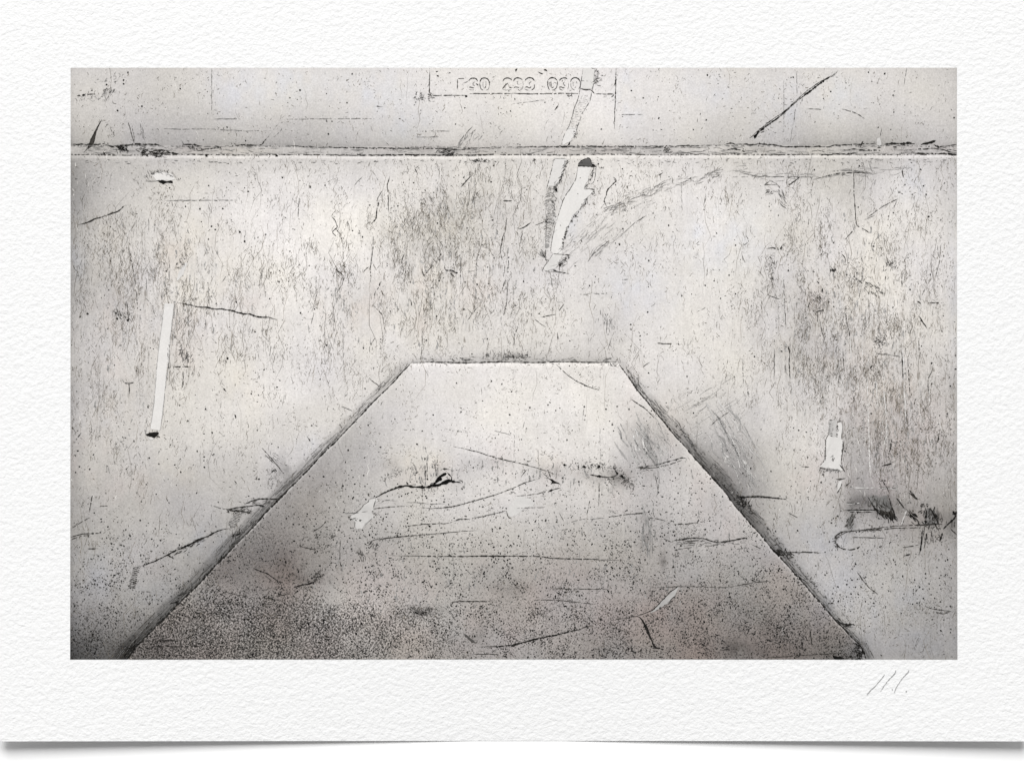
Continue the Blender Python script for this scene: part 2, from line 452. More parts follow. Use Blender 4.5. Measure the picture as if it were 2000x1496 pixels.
def panel_tone(x, y):
    t = spread(x, y, PANEL_T, 42.0) + 22 * sstep(1050, 1230, y) * sstep(1250, 600, x)
    t = t + 0.12 * (t - 200)
    t -= 10 * np.exp(-np.abs((x - xl(np.clip(y, 709, 1290))) * 0.72 - 40) / 40.0) * sstep(760, 900, y)
    t = mottled(x, y, t, 9.0)
    # pale lip along the panel's edge
    t += (242 - t) * 0.75 * np.exp(-((y - ytop(x) - 4.0) / 4.5) ** 2)
    dl = (x - xl(np.clip(y, 709, 1290))) * 0.72
    t += (228 - t) * 0.42 * np.exp(-((dl - 1.6) / 2.0) ** 2) * sstep(716, 730, y) * (1 - 0.5 * sstep(1050, 1200, y))
    dr = (xr(np.clip(y, 707, 1290)) - x) * 0.76
    t += (222 - t) * 0.38 * np.exp(-((dr - 1.6) / 2.0) ** 2) * sstep(716, 730, y)
    t += 9 * np.exp(-(dr / 16.0) ** 2) * sstep(716, 760, y)
    rag = value_noise(x, y, 22, 61, 3)
    for (cx, cy, rx, ry, dk) in [(1270,860,46,60,12),(1262,1040,12,34,22),(1296,1098,6,14,26),(1340,1085,40,10,8),(560,1105,46,34,8),(606,1132,36,12,22),(830,1192,28,12,40),
                                 (930,1240,16,14,20),(850,930,66,34,15),(1090,918,70,20,24),(1205,938,32,24,32),(960,905,44,22,14),(1180,930,40,16,18),(1430,1265,40,16,22),(1000,1150,60,14,12),(1520,1225,60,26,8),
                                 (1350,1050,50,12,14),(1520,1270,50,16,16),(420,1120,30,20,12),(760,910,30,14,8),(300,1270,40,14,10)]:
        t -= dk * blob(x, y, cx, cy, rx, ry) * np.clip(0.9 + 1.3 * rag, 0, 2.2)
    t -= 9 * sstep(1211, 1217, x) * sstep(1300, 1240, x) * sstep(815, 835, y) * sstep(905, 885, y)
    return t

def worn(x, y):
    return np.clip(blob(x, y, 870, 510, 170, 170) + 0.7 * blob(x, y, 330, 570, 190, 140) + blob(x, y, 1670, 640, 220, 200) + 0.8 * blob(x, y, 1750, 850, 130, 140) + 0.35 * blob(x, y, 1300, 390, 260, 70) + 0.5 * blob(x, y, 220, 780, 90, 130), 0, 1)
def pepper_base(x, y):
    cl = value_noise(x * 1.2, y * 0.8, 44, 71, 4)
    p = 0.20 + 0.30 * sstep(960, 1240, y) + 0.30 * blob(x, y, 160, 1260, 120, 60)
    p += 0.20 * blob(x, y, 1760, 890, 110, 110) + 0.10 * sstep(1000, 1100, y) + worn(x, y) * (0.14 + 0.55 * cl) + 0.14 * cl - 0.45 * blob(x, y, 1780, 1260, 110, 40)
    p *= 0.75 + 0.25 * sstep(300, 320, y)
    return np.clip(p, 0, 0.8)
def pepper_panel(x, y):
    p = 0.20 + 0.28 * sstep(860, 1100, y) + 0.22 * sstep(1100, 1220, y) + 0.34 * sstep(1130, 1230, y) * sstep(950, 550, x)
    p += 0.12 * blob(x, y, 1380, 1180, 300, 120) + 0.14 * sstep(720, 560, x) * sstep(900, 1000, y)
    p += 0.26 * value_noise(x, y, 50, 72, 4)
    return np.clip(p, 0, 1.0)
def streak_base(x, y):
    return np.clip(0.22 + 0.8 * worn(x, y) - 0.2 * blob(x, y, 1250, 560, 150, 120), 0, 1) * (0.4 + 0.6 * sstep(309, 330, y))
def grain_amt(x, y, t):
    return 0.21 + 0.20 * np.clip((205 - t) / 110.0, 0, 1)

def tone_attrs(x, y, t, pepper, streak):
    comp = t + 8 + 16 * np.clip(pepper - 0.25, 0, 1) + 6 * streak                 # pepper darkens on its own
    return {"tone": alb(tint(x, y, comp)), "pepper": pepper, "streak": streak, "grain": grain_amt(x, y, t)}

# ------------------------------------------------------------------ the table
def build_table():
    s, zt, zb = 1.6, 0.0, -0.03
    co = [(-s, -s, zb), (s, -s, zb), (s, s, zb), (-s, s, zb), (-s, -s, zt), (s, -s, zt), (s, s, zt), (-s, s, zt)]
    f = [(3, 2, 1, 0), (4, 5, 6, 7), (0, 1, 5, 4), (1, 2, 6, 5), (2, 3, 7, 6), (3, 0, 4, 7)]
    o = make_mesh("tabletop", co, f, mat_table)
    o["kind"] = "structure"
    o["label"] = "plain white tabletop under the paper sheet"
build_table()

# ------------------------------------------------------------------ the sheet
root = bpy.data.objects.new("art_print", None)
sc.collection.objects.link(root)
root["label"] = "white textured art paper sheet with grey print of scratched metal and pencil signature"
root["category"] = "art print"

def build_sheet():
    nx, ny = 161, 121
    xs = np.linspace(-0.5, 2001.5, nx); ys = np.linspace(-70.0, 1446.0, ny)
    X, Y = np.meshgrid(xs, ys)
    top = place(X.ravel(), Y.ravel(), L_PAPER)
    bot = place(X.ravel(), Y.ravel(), L_PAPER - 0.00024)
    n = nx * ny
    q = quads(nx, ny)
    rim = np.concatenate([np.arange(nx), np.arange(1, ny) * nx + nx - 1, (ny - 1) * nx + np.arange(nx - 2, -1, -1), np.arange(ny - 2, 0, -1) * nx])
    k = len(rim); i0 = np.arange(k); i1 = np.roll(i0, -1)          # the cut edge has its own corners, so it stays crisp
    side = np.stack([i0, i1, i1 + k, i0 + k], -1) + 2 * n
    make_mesh("paper_sheet", np.concatenate([top, bot, top[rim], bot[rim]]), np.concatenate([q, q[:, ::-1] + n, side]), mat_paper, root, smooth=True)
build_sheet()

STEP = 2.5
def build_picture():
    nx = int((PX1 - PX0) / STEP) + 1; ny = int((PY1 - PY0) / STEP) + 1
    X, Y = np.meshgrid(np.linspace(PX0, PX1, nx), np.linspace(PY0, PY1, ny))
    x, y = X.ravel(), Y.ravel()
    t = base_tone(x, y)
    o = make_mesh("printed_picture", place(x, y, L_PICT), quads(nx, ny), mat_ink, root, tone_attrs(x, y, t, pepper_base(x, y), streak_base(x, y)), smooth=True)
    o["label"] = "grey picture of scratched metal printed inside the white margin"
    return o
pic = build_picture()

def build_panel():
    nx, ny = 500, 240
    v = np.linspace(0, 1, ny); u = np.linspace(0, 1, nx)
    Uu, Vv = np.meshgrid(u, v)
    yy = 709.0 + Vv * (PY1 - 709.0)
    a, b_ = xl(yy), xr(yy)
    x = a + (b_ - a) * Uu
    y = yy + (ytop(x) - 709.0) * (1 - Vv)
    x, y = x.ravel(), np.minimum(y.ravel(), PY1)
    t = panel_tone(x, y)
    o = make_mesh("printed_panel", place(x, y, L_PANEL), quads(nx, ny), mat_ink, pic, tone_attrs(x, y, t, pepper_panel(x, y), np.full_like(x, 0.22)), smooth=True)
    o["label"] = "pale raised plate with slanted sides in the lower middle of the picture"
build_panel()

# ------------------------------------------------------------------ printed marks: ribbons and filled shapes
BLK, DRK, MID, GRY, LGT, PAL, WHT = 22, 48, 90, 135, 168, 226, 236
class Marks:
    def __init__(s):
        s.co, s.f, s.c = [], [], []
        s.n = 0
    def _add(s, x, y, faces, c, layer):
        x = np.clip(x, PX0, PX1) if s.clip else x
        y = np.clip(y, PY0, PY1) if s.clip else y
        s.co.append(place(x, y, layer))
        s.f += [tuple(i + s.n for i in f) for f in faces]
        s.c.append(np.asarray(c, float))
        s.n += len(x)
    clip = True
    def rib(s, pts, w=1.5, c=DRK, rough=0.35, gap=0.0, wob=0.5, layer=L_MARK, taper=True, step=3.0):
        """a hand-drawn looking line: w is one width or a width per point"""
        p = np.asarray(pts, float)
        seg = np.hypot(*np.diff(p, axis=0).T); L = np.concatenate([[0], np.cumsum(seg)])
        n = max(3, int(L[-1] / step) + 1)
        tt = np.linspace(0, L[-1], n)
        x = np.interp(tt, L, p[:, 0]); y = np.interp(tt, L, p[:, 1])
        ww = np.interp(tt, L, np.broadcast_to(np.asarray(w, float), (len(p),)) if np.ndim(w) == 0 else np.asarray(w, float))
        # smooth the corners a little and shake the line
        for _ in range(2):
            x[1:-1] = (x[:-2] + 2 * x[1:-1] + x[2:]) / 4; y[1:-1] = (y[:-2] + 2 * y[1:-1] + y[2:]) / 4
        nz = rng.normal(0, 1, (2, n))
        nz[:, 1:-1] = (nz[:, :-2] + nz[:, 1:-1] + nz[:, 2:]) / 1.8
        x = x + nz[0] * wob * 0.5; y = y + nz[1] * wob * 0.5
        ww = 0.9 * ww * np.clip(1 + 1.25 * rough * rng.normal(0, 1, n), 0.18, 2.2)
        if taper:
            e = np.minimum(np.arange(n), np.arange(n)[::-1]) / max(1.0, 0.16 * n)
            ww = ww * np.clip(0.25 + e, 0.25, 1)
        tx, ty = np.gradient(x), np.gradient(y)
        d = np.hypot(tx, ty) + 1e-9
        nxv, nyv = -ty / d, tx / d
        X = np.stack([x + nxv * ww / 2, x - nxv * ww / 2], 1).ravel()
        Y = np.stack([y + nyv * ww / 2, y - nyv * ww / 2], 1).ravel()
        faces = [(2 * i, 2 * i + 1, 2 * i + 3, 2 * i + 2) for i in range(n - 1) if gap <= 0 or rng.random() > gap]
        cc = np.repeat(np.clip(c + (10 if c < 150 else 0) + rng.normal(0, 8, n), 8, 250), 2)
        if faces:
            s._add(X, Y, faces, cc, layer)
        return s
    def poly(s, pts, c=DRK, jag=0.6, layer=L_FILL, step=4.0, shade=6):
        p = np.asarray(pts, float); q = np.vstack([p, p[:1]])
        seg = np.hypot(*np.diff(q, axis=0).T); L = np.concatenate([[0], np.cumsum(seg)])
        n = max(len(p), int(L[-1] / step))
        tt = np.linspace(0, L[-1], n, endpoint=False)
        x = np.interp(tt, L, q[:, 0]) + rng.normal(0, jag, n)
        y = np.interp(tt, L, q[:, 1]) + rng.normal(0, jag, n)
        s._add(x, y, [tuple(range(n))], np.clip(c + rng.normal(0, shade, n), 8, 250), layer)
        return s
    def hatch(s, pts, n, ln, ang, spread_=4.0, w=0.8, c=DRK, da=15, layer=L_MARK):
        """n short strokes scattered along a path"""
        p = np.asarray(pts, float)
        seg = np.hypot(*np.diff(p, axis=0).T); L = np.concatenate([[0], np.cumsum(seg)])
        for _ in range(n):
            t = rng.random() * L[-1]
            cx = np.interp(t, L, p[:, 0]) + rng.normal(0, spread_); cy = np.interp(t, L, p[:, 1]) + rng.normal(0, spread_)
            a = math.radians(ang + rng.normal(0, da)); l = ln * (0.4 + rng.random())
            bx, by = rng.normal(0, l * 0.1, 2)
            s.rib([(cx - math.cos(a) * l / 2, cy - math.sin(a) * l / 2), (cx + bx, cy + by), (cx + math.cos(a) * l / 2, cy + math.sin(a) * l / 2)],
                  w * (0.5 + rng.random()), c + rng.normal(0, 18), layer=layer, wob=0.3)
        return s
    def dots(s, pts, r=2.0, c=BLK, layer=L_TOP):
        for (px, py) in pts:
            k = 7; a = np.linspace(0, 2 * math.pi, k, endpoint=False)
            rr = r * (0.6 + 0.7 * rng.random(k))
            s._add(px + np.cos(a) * rr, py + np.sin(a) * rr, [tuple(range(k))], np.full(k, c), layer)
        return s
    def build(s, name, label=None, kind=None, parent=None, mat=None, grain=0.10):
        co = np.concatenate(s.co); c = np.concatenate(s.c)
        rgb = np.stack([c, c * np.where(c < 85, 0.955, 0.988), c * np.where(c < 85, 0.90, 0.975)], -1)
        o = make_mesh(name, co, s.f, mat or mat_ink, parent or pic, {"tone": alb(rgb), "grain": np.full(len(co), grain)})
        if label: o["label"] = label
        if kind or name in ("scuff", "smudge"): o["kind"] = kind or "stuff"
        return o

def T(ox, oy, k=0.22):
    return lambda *p: [(ox + a * k, oy + b_ * k) for a, b_ in p]
A, B, C, D = T(130,125), T(560,125), T(1000,125), T(1435,125)
E, F, G, H = T(130,420), T(560,420), T(1000,420), T(1435,420)
I, J, K, LL = T(130,700), T(560,700), T(1000,700), T(1435,700)
M, N, O, P = T(130,995), T(560,995), T(1000,995), T(1435,995)
Z = T(1050,300,0.16037); W = T(1640,930,0.12033); Y_ = T(660,880,0.13); S1 = T(870,130,0.07); S2 = T(1000,130,0.07)

def scratch(pts, w=1.5, c=DRK, label=None, name="scratch", **kw):
    return Marks().rib(pts, w, c, **kw).build(name, label)

# ---- seam across the top
m = Marks()
xs = np.arange(139, 1869, 4.0)
m.rib([(x, seam_y(x) - 0.6) for x in xs], 1.2, 60, rough=0.6, gap=0.2, wob=0.7, taper=False)
m.rib([(x, seam_y(x) - 1.4) for x in xs if 640 < x < 960], 1.5, 35, rough=0.5, gap=0.10, wob=0.7)
m.rib([(x, seam_top(x) + 0.5) for x in xs], 0.9, 105, rough=0.6, gap=0.35, wob=0.9, taper=False)
for _ in range(230):
    x = rng.uniform(142, 1860); u = rng.random()
    y = seam_top(x) + 1 + u * (seam_y(x) - seam_top(x) - 2)
    l = rng.uniform(6, 34)
    m.rib([(x, y), (x + l / 2, y + rng.normal(0, 1.2)), (min(x + l, 1868), y + rng.normal(0, 1.6))], rng.uniform(0.3, 0.8), rng.uniform(85, 150), wob=0.6)
for _ in range(150):
    x = rng.uniform(160, 1860); y = seam_y(x) + rng.uniform(8, 16)
    m.rib([(x, y), (x + rng.uniform(3, 9), y + rng.normal(0, 1.5))], rng.uniform(0.5, 1.2), rng.uniform(60, 140), wob=0.6)
m.build("seam_line", "dark double line of the seam across the upper picture")

m = Marks()
for pts, w in [(A((40,715),(230,715),(330,712),(420,740),(500,735),(540,760)), 2.0), (A((440,725),(560,720),(620,712),(750,715),(830,722)), 2.2),
               (A((1030,715),(1180,720),(1200,732)), 1.8), (A((1160,770),(1280,752),(1370,740),(1377,768)), 1.5), (A((1320,735),(1372,740)), 2.6),
               (A((1440,737),(1560,720),(1720,725),(1785,652)), 1.6), (A((700,780),(850,768),(1000,805)), 1.5), (A((760,800),(900,792),(1000,800)), 1.8),
               (B((0,725),(200,738),(450,745),(600,745),(800,750),(1100,750),(1360,752),(1500,765),(1650,745),(1820,745)), 1.3),
               (C((0,735),(430,737),(560,737),(1000,735),(1600,728),(1900,718)), 1.2), (C((900,752),(1300,745),(1700,740)), 0.8), (C((1880,775),(1940,755),(2000,758)), 1.2),
               (D((0,715),(300,715),(420,735),(480,738),(700,735),(840,740),(900,718),(1080,715),(1260,712)), 1.7),
               (D((1100,768),(1290,770)), 1.8), (D((960,768),(1060,755),(1160,765)), 1.4), (D((760,810),(840,806),(1000,795),(1090,785)), 1.8),
               (D((1560,790),(1700,795),(1970,797)), 1.8), (D((1600,760),(1750,752),(1970,770)), 1.4), (D((0,760),(60,765),(90,785)), 1.4)]:
    m.rib(pts, w, 32, rough=0.5, gap=0.05, wob=1.0)
m.hatch(A((460,740),(540,765)), 30, 10, 20, 4, 1.2, 35, 40)
m.hatch(A((650,770),(860,790)), 40, 14, -8, 4, 1.0, 45, 25)
m.hatch(A((1030,720),(1180,750)), 20, 8, 30, 3, 1.1, 45, 40)
m.hatch(B((1380,770),(1480,800)), 26, 12, -12, 4, 1.1, 30, 20)
m.hatch(C((1340,770),(1420,765)), 24, 6, 10, 3, 1.2, 60, 40)
m.dots(A((335,795),(500,745),(1240,815),(1865,815)), 2.4, 30)
m.build("seam_crack", "broken black cracks along the seam")

m = Marks()
m.rib(D((1325,713),(1400,710),(1480,712),(1540,702),(1600,712)), [2, 3, 3, 4, 1.5], 22, wob=0.8)
m.rib(D((1650,713),(1720,706),(1785,680)), [2, 4, 3], 22)
m.poly(D((1710,695),(1780,678),(1785,690),(1740,712)), 25)
m.poly(D((1770,715),(1800,722),(1820,745),(1795,748),(1780,735)), 18)
m.rib(D((1890,800),(1920,812),(1970,808)), 3.0, 18)
m.rib(D((1800,740),(1880,730),(1970,715)), 1.4, 40); m.rib(D((1820,750),(1900,780),(1970,790)), 1.3, 40)
m.rib(D((1405,738),(1470,742)), 3.0, 40, gap=0.2)
m.build("seam_crack", "thick black gouges at the right end of the seam")

m = Marks()
m.poly(A((315,495),(290,545),(265,600),(255,655),(240,715),(215,742),(190,760),(205,700),(237,625),(272,568),(300,515)), 68, jag=0.4)
m.rib(A((313,495),(285,550),(262,610),(252,660),(238,715)), 1.2, 25); m.rib(A((300,515),(262,580),(232,640),(205,700),(188,750),(150,788)), 1.4, 25)
m.build("gouge", "dark wedge-shaped gouge at the left end of the seam")

# ---- stamped number
m_frame = Marks()
m_frame.rib(B((1271,38),(1268,170),(1264,283)), 1.5, 70, gap=0.05)
m_frame.rib(B((1264,283),(1420,280),(1590,282)), 1.3, 75, gap=0.12); m_frame.rib(B((1620,266),(1800,265),(2000,264)), 1.4, 70, gap=0.1)
m_frame.rib(C((0,262),(200,268),(420,262),(600,266)), 1.4, 65, gap=0.14); m_frame.rib(C((740,268),(900,268)), 1.8, 40)
m_frame.rib(C((905,268),(900,290),(880,296)), 1.8, 45)
m_frame.rib(C((922,38),(922,170),(918,300),(912,420),(912,580)), [1.3, 2.0, 2.0, 1.3, 0.9], 45)
m_frame.rib(C((930,130),(905,200)), 1.3, 60); m_frame.rib(C((0,355),(150,338),(300,320)), 0.7, 120, gap=0.2)
m_frame.hatch(C((500,280),(520,285)), 8, 6, 120, 2, 1.4, 35, 40)
m_frame.poly(S1((545,815),(630,815),(620,860),(590,850),(570,870)), 25)
m_frame.build("number_frame", "thin ruled frame round the stamped number")
DIG = [
 [(S1((350,345),(400,342),(460,338),(520,345)),1.3,70),(S1((335,360),(335,430),(330,550),(330,640)),1.5,80),(S1((500,460),(580,445),(640,405)),0.9,110),(S1((490,480),(470,520),(500,535)),1.0,130)],
 [(S1((645,410),(690,350),(740,328),(830,332),(880,370),(900,420)),1.7,45),(S1((820,430),(760,470),(770,520),(820,545)),1.0,110),(S1((850,480),(895,510),(910,540)),1.6,50),
  (S1((655,590),(710,570),(750,605),(800,600)),1.3,80),(S1((650,640),(720,660),(800,650)),0.8,150)],
 [(S1((960,460),(970,390),(1010,340),(1080,322),(1150,335),(1200,380),(1225,440),(1225,540)),1.7,45),(S1((955,470),(965,570),(1000,640),(1050,665)),1.4,80),
  (S1((1130,560),(1085,620)),1.4,70),(S1((1050,420),(1040,560),(1075,610)),0.8,130),(S1((1130,400),(1130,560)),0.8,130),(S1((1225,540),(1200,640),(1130,665)),0.9,130)],
 [(S1((1600,425),(1620,370),(1670,330),(1740,320),(1810,345),(1860,390)),1.7,50),(S1((1750,460),(1680,520),(1630,570),(1590,630)),1.5,60),(S1((1600,650),(1700,660),(1840,650)),0.7,150),(S1((1770,580),(1850,600)),1.3,90)],
 [(S2((40,420),(70,350),(140,318),(200,325),(260,350),(290,385)),1.7,45),(S2((45,605),(90,570),(150,580),(205,600)),1.2,80),(S2((300,400),(315,500),(290,620),(220,660)),0.9,140),(S2((180,400),(130,480),(190,510)),0.9,140)],
 [(S2((360,405),(400,345),(470,315),(560,325),(610,370),(625,410)),1.8,40),(S2((540,420),(470,470),(480,520)),1.2,100),(S2((360,590),(420,565),(460,600),(510,610),(530,560)),1.5,55),(S2((620,500),(630,580),(600,630),(540,665)),1.4,70),(S2((350,620),(400,660),(480,670)),0.9,120)],
 [(S2((1010,380),(1060,330),(1130,310),(1200,330),(1260,390)),1.9,35),(S2((1000,390),(990,500),(1010,600),(1050,655)),1.5,60),(S2((1265,400),(1265,500),(1240,600),(1180,655),(1110,665)),1.3,85),
  (S2((1090,420),(1085,590),(1130,605),(1170,570)),1.5,60),(S2((1040,430),(1045,560)),0.8,130)],
 [(S2((1320,400),(1360,345),(1440,320),(1500,325),(1545,350)),1.7,45),(S2((1470,435),(1420,460),(1440,510),(1490,550)),1.2,85),(S2((1310,590),(1370,565),(1410,600),(1470,600)),1.6,65),(S2((1570,470),(1580,560),(1550,630)),0.9,120),(S2((1320,620),(1370,655),(1420,670)),1.0,100)],
 [(S2((1635,440),(1650,370),(1700,325),(1780,310),(1850,340),(1895,400),(1910,450)),1.7,45),(S2((1640,460),(1640,560),(1680,630),(1760,660)),0.9,120),(S2((1790,570),(1745,610)),1.3,80),(S2((1800,420),(1810,480)),1.3,100),(S2((1700,420),(1710,560)),0.8,140),(S2((1910,450),(1900,560),(1850,640)),1.0,110)],
]
NUMS = ["worn first character", "3", "0", "2", "9", "3", "0", "3", "0"]
for strokes, nm in zip(DIG, NUMS):
    m = Marks()
    for pts, w, c in strokes:
        m.rib(pts, w * 1.05, max(30, c - 4), rough=0.18, wob=0.2, step=1.5)
    m.build("digit")
m = Marks()
m.poly(S2((80,90),(160,60),(120,150),(90,155)), 30); m.rib(S2((720,155),(760,195),(870,220)), 1.6, 40); m.rib(S2((880,95),(985,95),(985,140)), 2.0, 35); m.rib(S2((1610,210),(1650,260)), 1.2, 60)
m.poly(B((1325,65),(1350,65),(1340,78),(1325,78)), 30)
m.build("scuff")

# ---- upper strip of tape / weld between number and seam
m = Marks()
m.poly(C((632,38),(735,38),(725,190),(700,225),(620,222),(612,150)), 224, shade=2, layer=L_FILL)
m.poly(C((500,555),(575,575),(555,640),(515,690),(455,722),(443,690),(470,622)), 230, shade=2)
m.rib(C((632,40),(612,170),(592,290),(545,420),(512,540),(470,622),(443,690),(440,725)), 1.1, 85, gap=0.12)
m.rib(C((735,45),(722,190),(692,330),(622,440),(580,560),(558,650),(522,692)), 1.0, 100, gap=0.25)
m.rib(C((608,222),(650,235),(705,228),(735,265)), 1.6, 50); m.rib(C((610,152),(690,155)), 0.8, 110, gap=0.2)
m.poly(C((422,722),(445,737),(492,722),(522,685),(518,712),(470,742),(428,740)), 22)
for k in range(20):
    t = k / 19; cx = 655 - 120 * t; cy = 280 + 290 * t
    m.rib(C((cx - 55, cy + 18), (cx - 10, cy), (cx + 45, cy + 14)), 0.45, 168, gap=0.35)
m.hatch(C((745,60),(770,120),(735,180)), 40, 7, 20, 4, 0.9, 70, 60); m.hatch(C((570,600),(550,660)), 16, 5, 60, 2, 0.8, 80, 40)
m.rib(C((575,535),(580,557)), 2.6, 25)
m.build("pale_strip", "pale strip running down from the number to the seam")

# ---- ridged strip and pale torn tape below the seam
m = Marks()
m.poly(Z((200,60),(352,60),(335,170),(290,280),(235,390),(130,400),(135,340),(165,220)), 224, shade=2)
m.rib(Z((200,60),(275,62),(352,60)), 0.9, 85); m.rib(Z((200,60),(165,220),(130,350),(102,450)), 0.9, 80, gap=0.08)
for k in range(44):
    t = k / 43; y = 420 + 650 * t
    xa = np.interp(y, [420,560,650,740,880,960,1080], [105,88,84,98,80,82,95]); xb = np.interp(y, [420,470,560,680,800,930,1080], [228,215,205,200,205,182,135])
    mid = (xa + xb) / 2
    m.rib(Z((xa, y + 22), ((xa + mid) / 2, y - 4), (mid, y - 12 + rng.normal(0, 4)), ((xb + mid) / 2, y - 4), (xb, y + 16)), rng.uniform(0.4, 0.9), rng.uniform(75, 130), step=2, gap=0.15, wob=0.7)
m.hatch(Z((350,90),(330,180),(285,290),(235,390)), 46, 7, 115, 2.0, 1.1, 60, 18)
m.hatch(Z((230,400),(210,480)), 16, 8, 60, 2, 1.0, 55, 15); m.hatch(Z((205,560),(200,700),(190,900)), 34, 4, 60, 2.2, 0.8, 85, 50)
m.hatch(Z((110,770),(100,930),(100,940)), 16, 5, 20, 2, 1.0, 60, 50); m.rib(Z((100,1170),(96,1240),(88,1298),(132,1300)), 1.3, 60)
m.hatch(Z((60,1180),(80,1270)), 26, 8, 65, 3, 0.7, 100, 20); m.poly(Z((95,1090),(135,1090),(140,1130),(110,1160),(80,1140)), 165)
m.build("ridged_strip", "ridged grey strip beside the pale torn tape")
m = Marks()
m.poly(Z((495,160),(655,165),(640,230),(610,330),(572,437),(665,445),(690,455),(600,540),(500,690),(420,760),(390,840),(355,930),(310,1080),(290,1160),(300,1225),(190,1225),(165,1200),(170,1090),(195,980),(210,880),(235,780),(275,680),(300,590),(340,510),(390,450),(420,380),(465,330),(480,240)), 230, shade=2)
m.rib(Z((490,160),(480,240),(465,322),(425,376),(395,440),(350,490),(305,580),(280,660),(240,790),(215,870),(190,990),(170,1080),(160,1190)), 1.1, 70, gap=0.05)
m.rib(Z((568,435),(640,430),(692,441)), 1.5, 55); m.rib(Z((568,435),(585,370)), 1.0, 90)
m.hatch(Z((700,455),(600,560),(480,730),(405,830)), 70, 4, 120, 1.6, 1.0, 60, 40); m.hatch(Z((370,880),(330,1010),(300,1160)), 46, 3.5, 80, 1.0, 1.2, 50, 50)
m.hatch(Z((690,180),(640,300),(590,410)), 40, 5, 110, 1.6, 0.9, 75, 30); m.rib(Z((715,165),(708,250),(684,350),(655,375)), 0.9, 90)
m.rib(Z((260,1155),(310,1165)), 1.2, 50)
m.poly(Z((190,1225),(310,1230),(262,1340),(215,1400),(90,1432),(74,1380),(132,1302)), 226)
m.rib(Z((190,1222),(300,1228),(430,1243)), 1.2, 60); m.rib(Z((185,1225),(135,1300),(78,1380),(50,1435),(70,1450)), 1.0, 75); m.rib(Z((90,1432),(220,1440),(290,1455)), 0.8, 110)
m.rib(Z((178,1408),(220,1430),(290,1445),(385,1466)), 1.7, 35); m.hatch(Z((380,1250),(330,1300),(265,1365)), 60, 5, 130, 2.4, 0.9, 65, 35)
m.dots(Z((518,298),(490,492),(278,876),(566,568)), 0.9, 60)
m.build("pale_strip", "pale torn tape below the dark cap")
m = Marks()
m.poly(Z((490,155),(505,105),(550,80),(600,66),(605,48),(642,60),(655,100),(665,130),(690,134),(715,157)), 98, jag=0.3, step=2.5, layer=L_MARK)
m.rib(Z((492,152),(505,105),(550,80),(600,66),(605,48),(642,60),(655,100),(662,140)), 1.2, 35, layer=L_TOP); m.rib(Z((488,155),(600,157),(718,157)), 1.8, 14, layer=L_TOP, taper=False)
m.poly(Z((660,130),(690,132),(716,156),(664,156)), 18, layer=L_TOP)
m.build("dark_cap", "dark grey cap at the top of the torn tape")

# ---- left pale strip with its black tip
m = Marks()
m.poly(E((870,785),(955,785),(935,960),(920,1100),(903,1362)) + I((895,20),(880,200),(852,500),(832,640),(745,625),(780,400),(795,200),(800,20)) + E((805,1340),(830,1100),(850,960)), 230, jag=0.3, shade=2)
m.rib(E((868,790),(848,960),(826,1120),(800,1362)) + I((795,200),(775,420),(745,620)), 1.3, 175, gap=0.1)
m.rib(E((958,790),(938,950),(920,1110),(905,1362)) + I((890,150),(850,520),(833,640)), 1.2, 160, gap=0.1); m.rib(E((985,800),(965,950),(940,1150)), 1.3, 180)
m.rib(E((968,790),(945,960)), 1.2, 120, gap=0.2); m.hatch(E((910,1150),(905,1362)), 16, 7, 90, 1.2, 0.9, 90, 6)
m.build("pale_strip", "long pale strip at the left with a black tip")
m = Marks()
m.poly(I((703,670),(740,658),(815,651),(822,668),(800,684),(783,706),(748,692),(708,686)), 32, jag=0.3, layer=L_MARK, step=2.5)
m.hatch(I((800,690),(825,690)), 8, 4, 40, 1.4, 1.2, 40, 50); m.poly(I((715,700),(750,698),(790,712),(740,725)), 224)
m.build("dark_chip", "black chip at the foot of the long pale strip")

# ---- pale tower shape at the right
m = Marks()
m.poly(LL((835,552),(872,552),(868,690),(902,690),(908,562),(948,562),(958,610),(946,710),(965,760),(950,850),(943,940),(978,1000),(880,982),(820,972),(735,965),(790,920),(802,850),(812,712),(836,682)), 221, jag=1.0, shade=5)
m.poly(LL((836,556),(868,556),(866,690),(838,690)), 190, layer=L_MARK); m.poly(LL((874,548),(906,548),(902,692),(872,692)), 201, layer=L_MARK)
m.rib(LL((835,552),(838,620),(832,682),(808,712),(806,850),(788,920),(725,970)), 1.1, 70, gap=0.06); m.rib(LL((955,572),(955,640),(945,708),(965,755),(952,860),(940,930),(975,1002)), 1.1, 70, gap=0.06)
m.rib(LL((740,965),(830,985),(935,985)), 1.3, 60, gap=0.08); m.rib(LL((835,550),(872,550)), 2.0, 45); m.rib(LL((908,566),(950,556)), 1.6, 50); m.rib(LL((930,940),(978,1005)), 1.6, 50)
m.hatch(LL((850,570),(855,690)), 40, 4, 10, 1.6, 0.8, 80, 20); m.hatch(LL((910,580),(905,700)), 24, 3.5, 30, 1.0, 0.9, 70, 30); m.hatch(LL((805,720),(800,900)), 30, 4, 115, 0.8, 0.9, 70, 20)
m.hatch(LL((960,760),(945,900)), 26, 3.5, 115, 0.7, 0.9, 70, 20); m.hatch(LL((865,870),(870,900)), 12, 4, -40, 2, 0.9, 80, 30); m.hatch(LL((740,985),(930,1000)), 50, 4, 70, 2, 0.8, 100, 60)
m.rib(LL((900,1072),(940,1072),(982,1062)), 1.5, 55); m.poly(LL((925,1085),(955,1085),(935,1150),(905,1190),(915,1130)), 214); m.rib(LL((960,1080),(940,1140),(905,1195)), 1.2, 60, gap=0.1); m.rib(LL((915,1080),(895,1160)), 1.1, 80, gap=0.2)
m.build("pale_strip", "short pale tower-shaped patch near the right edge")

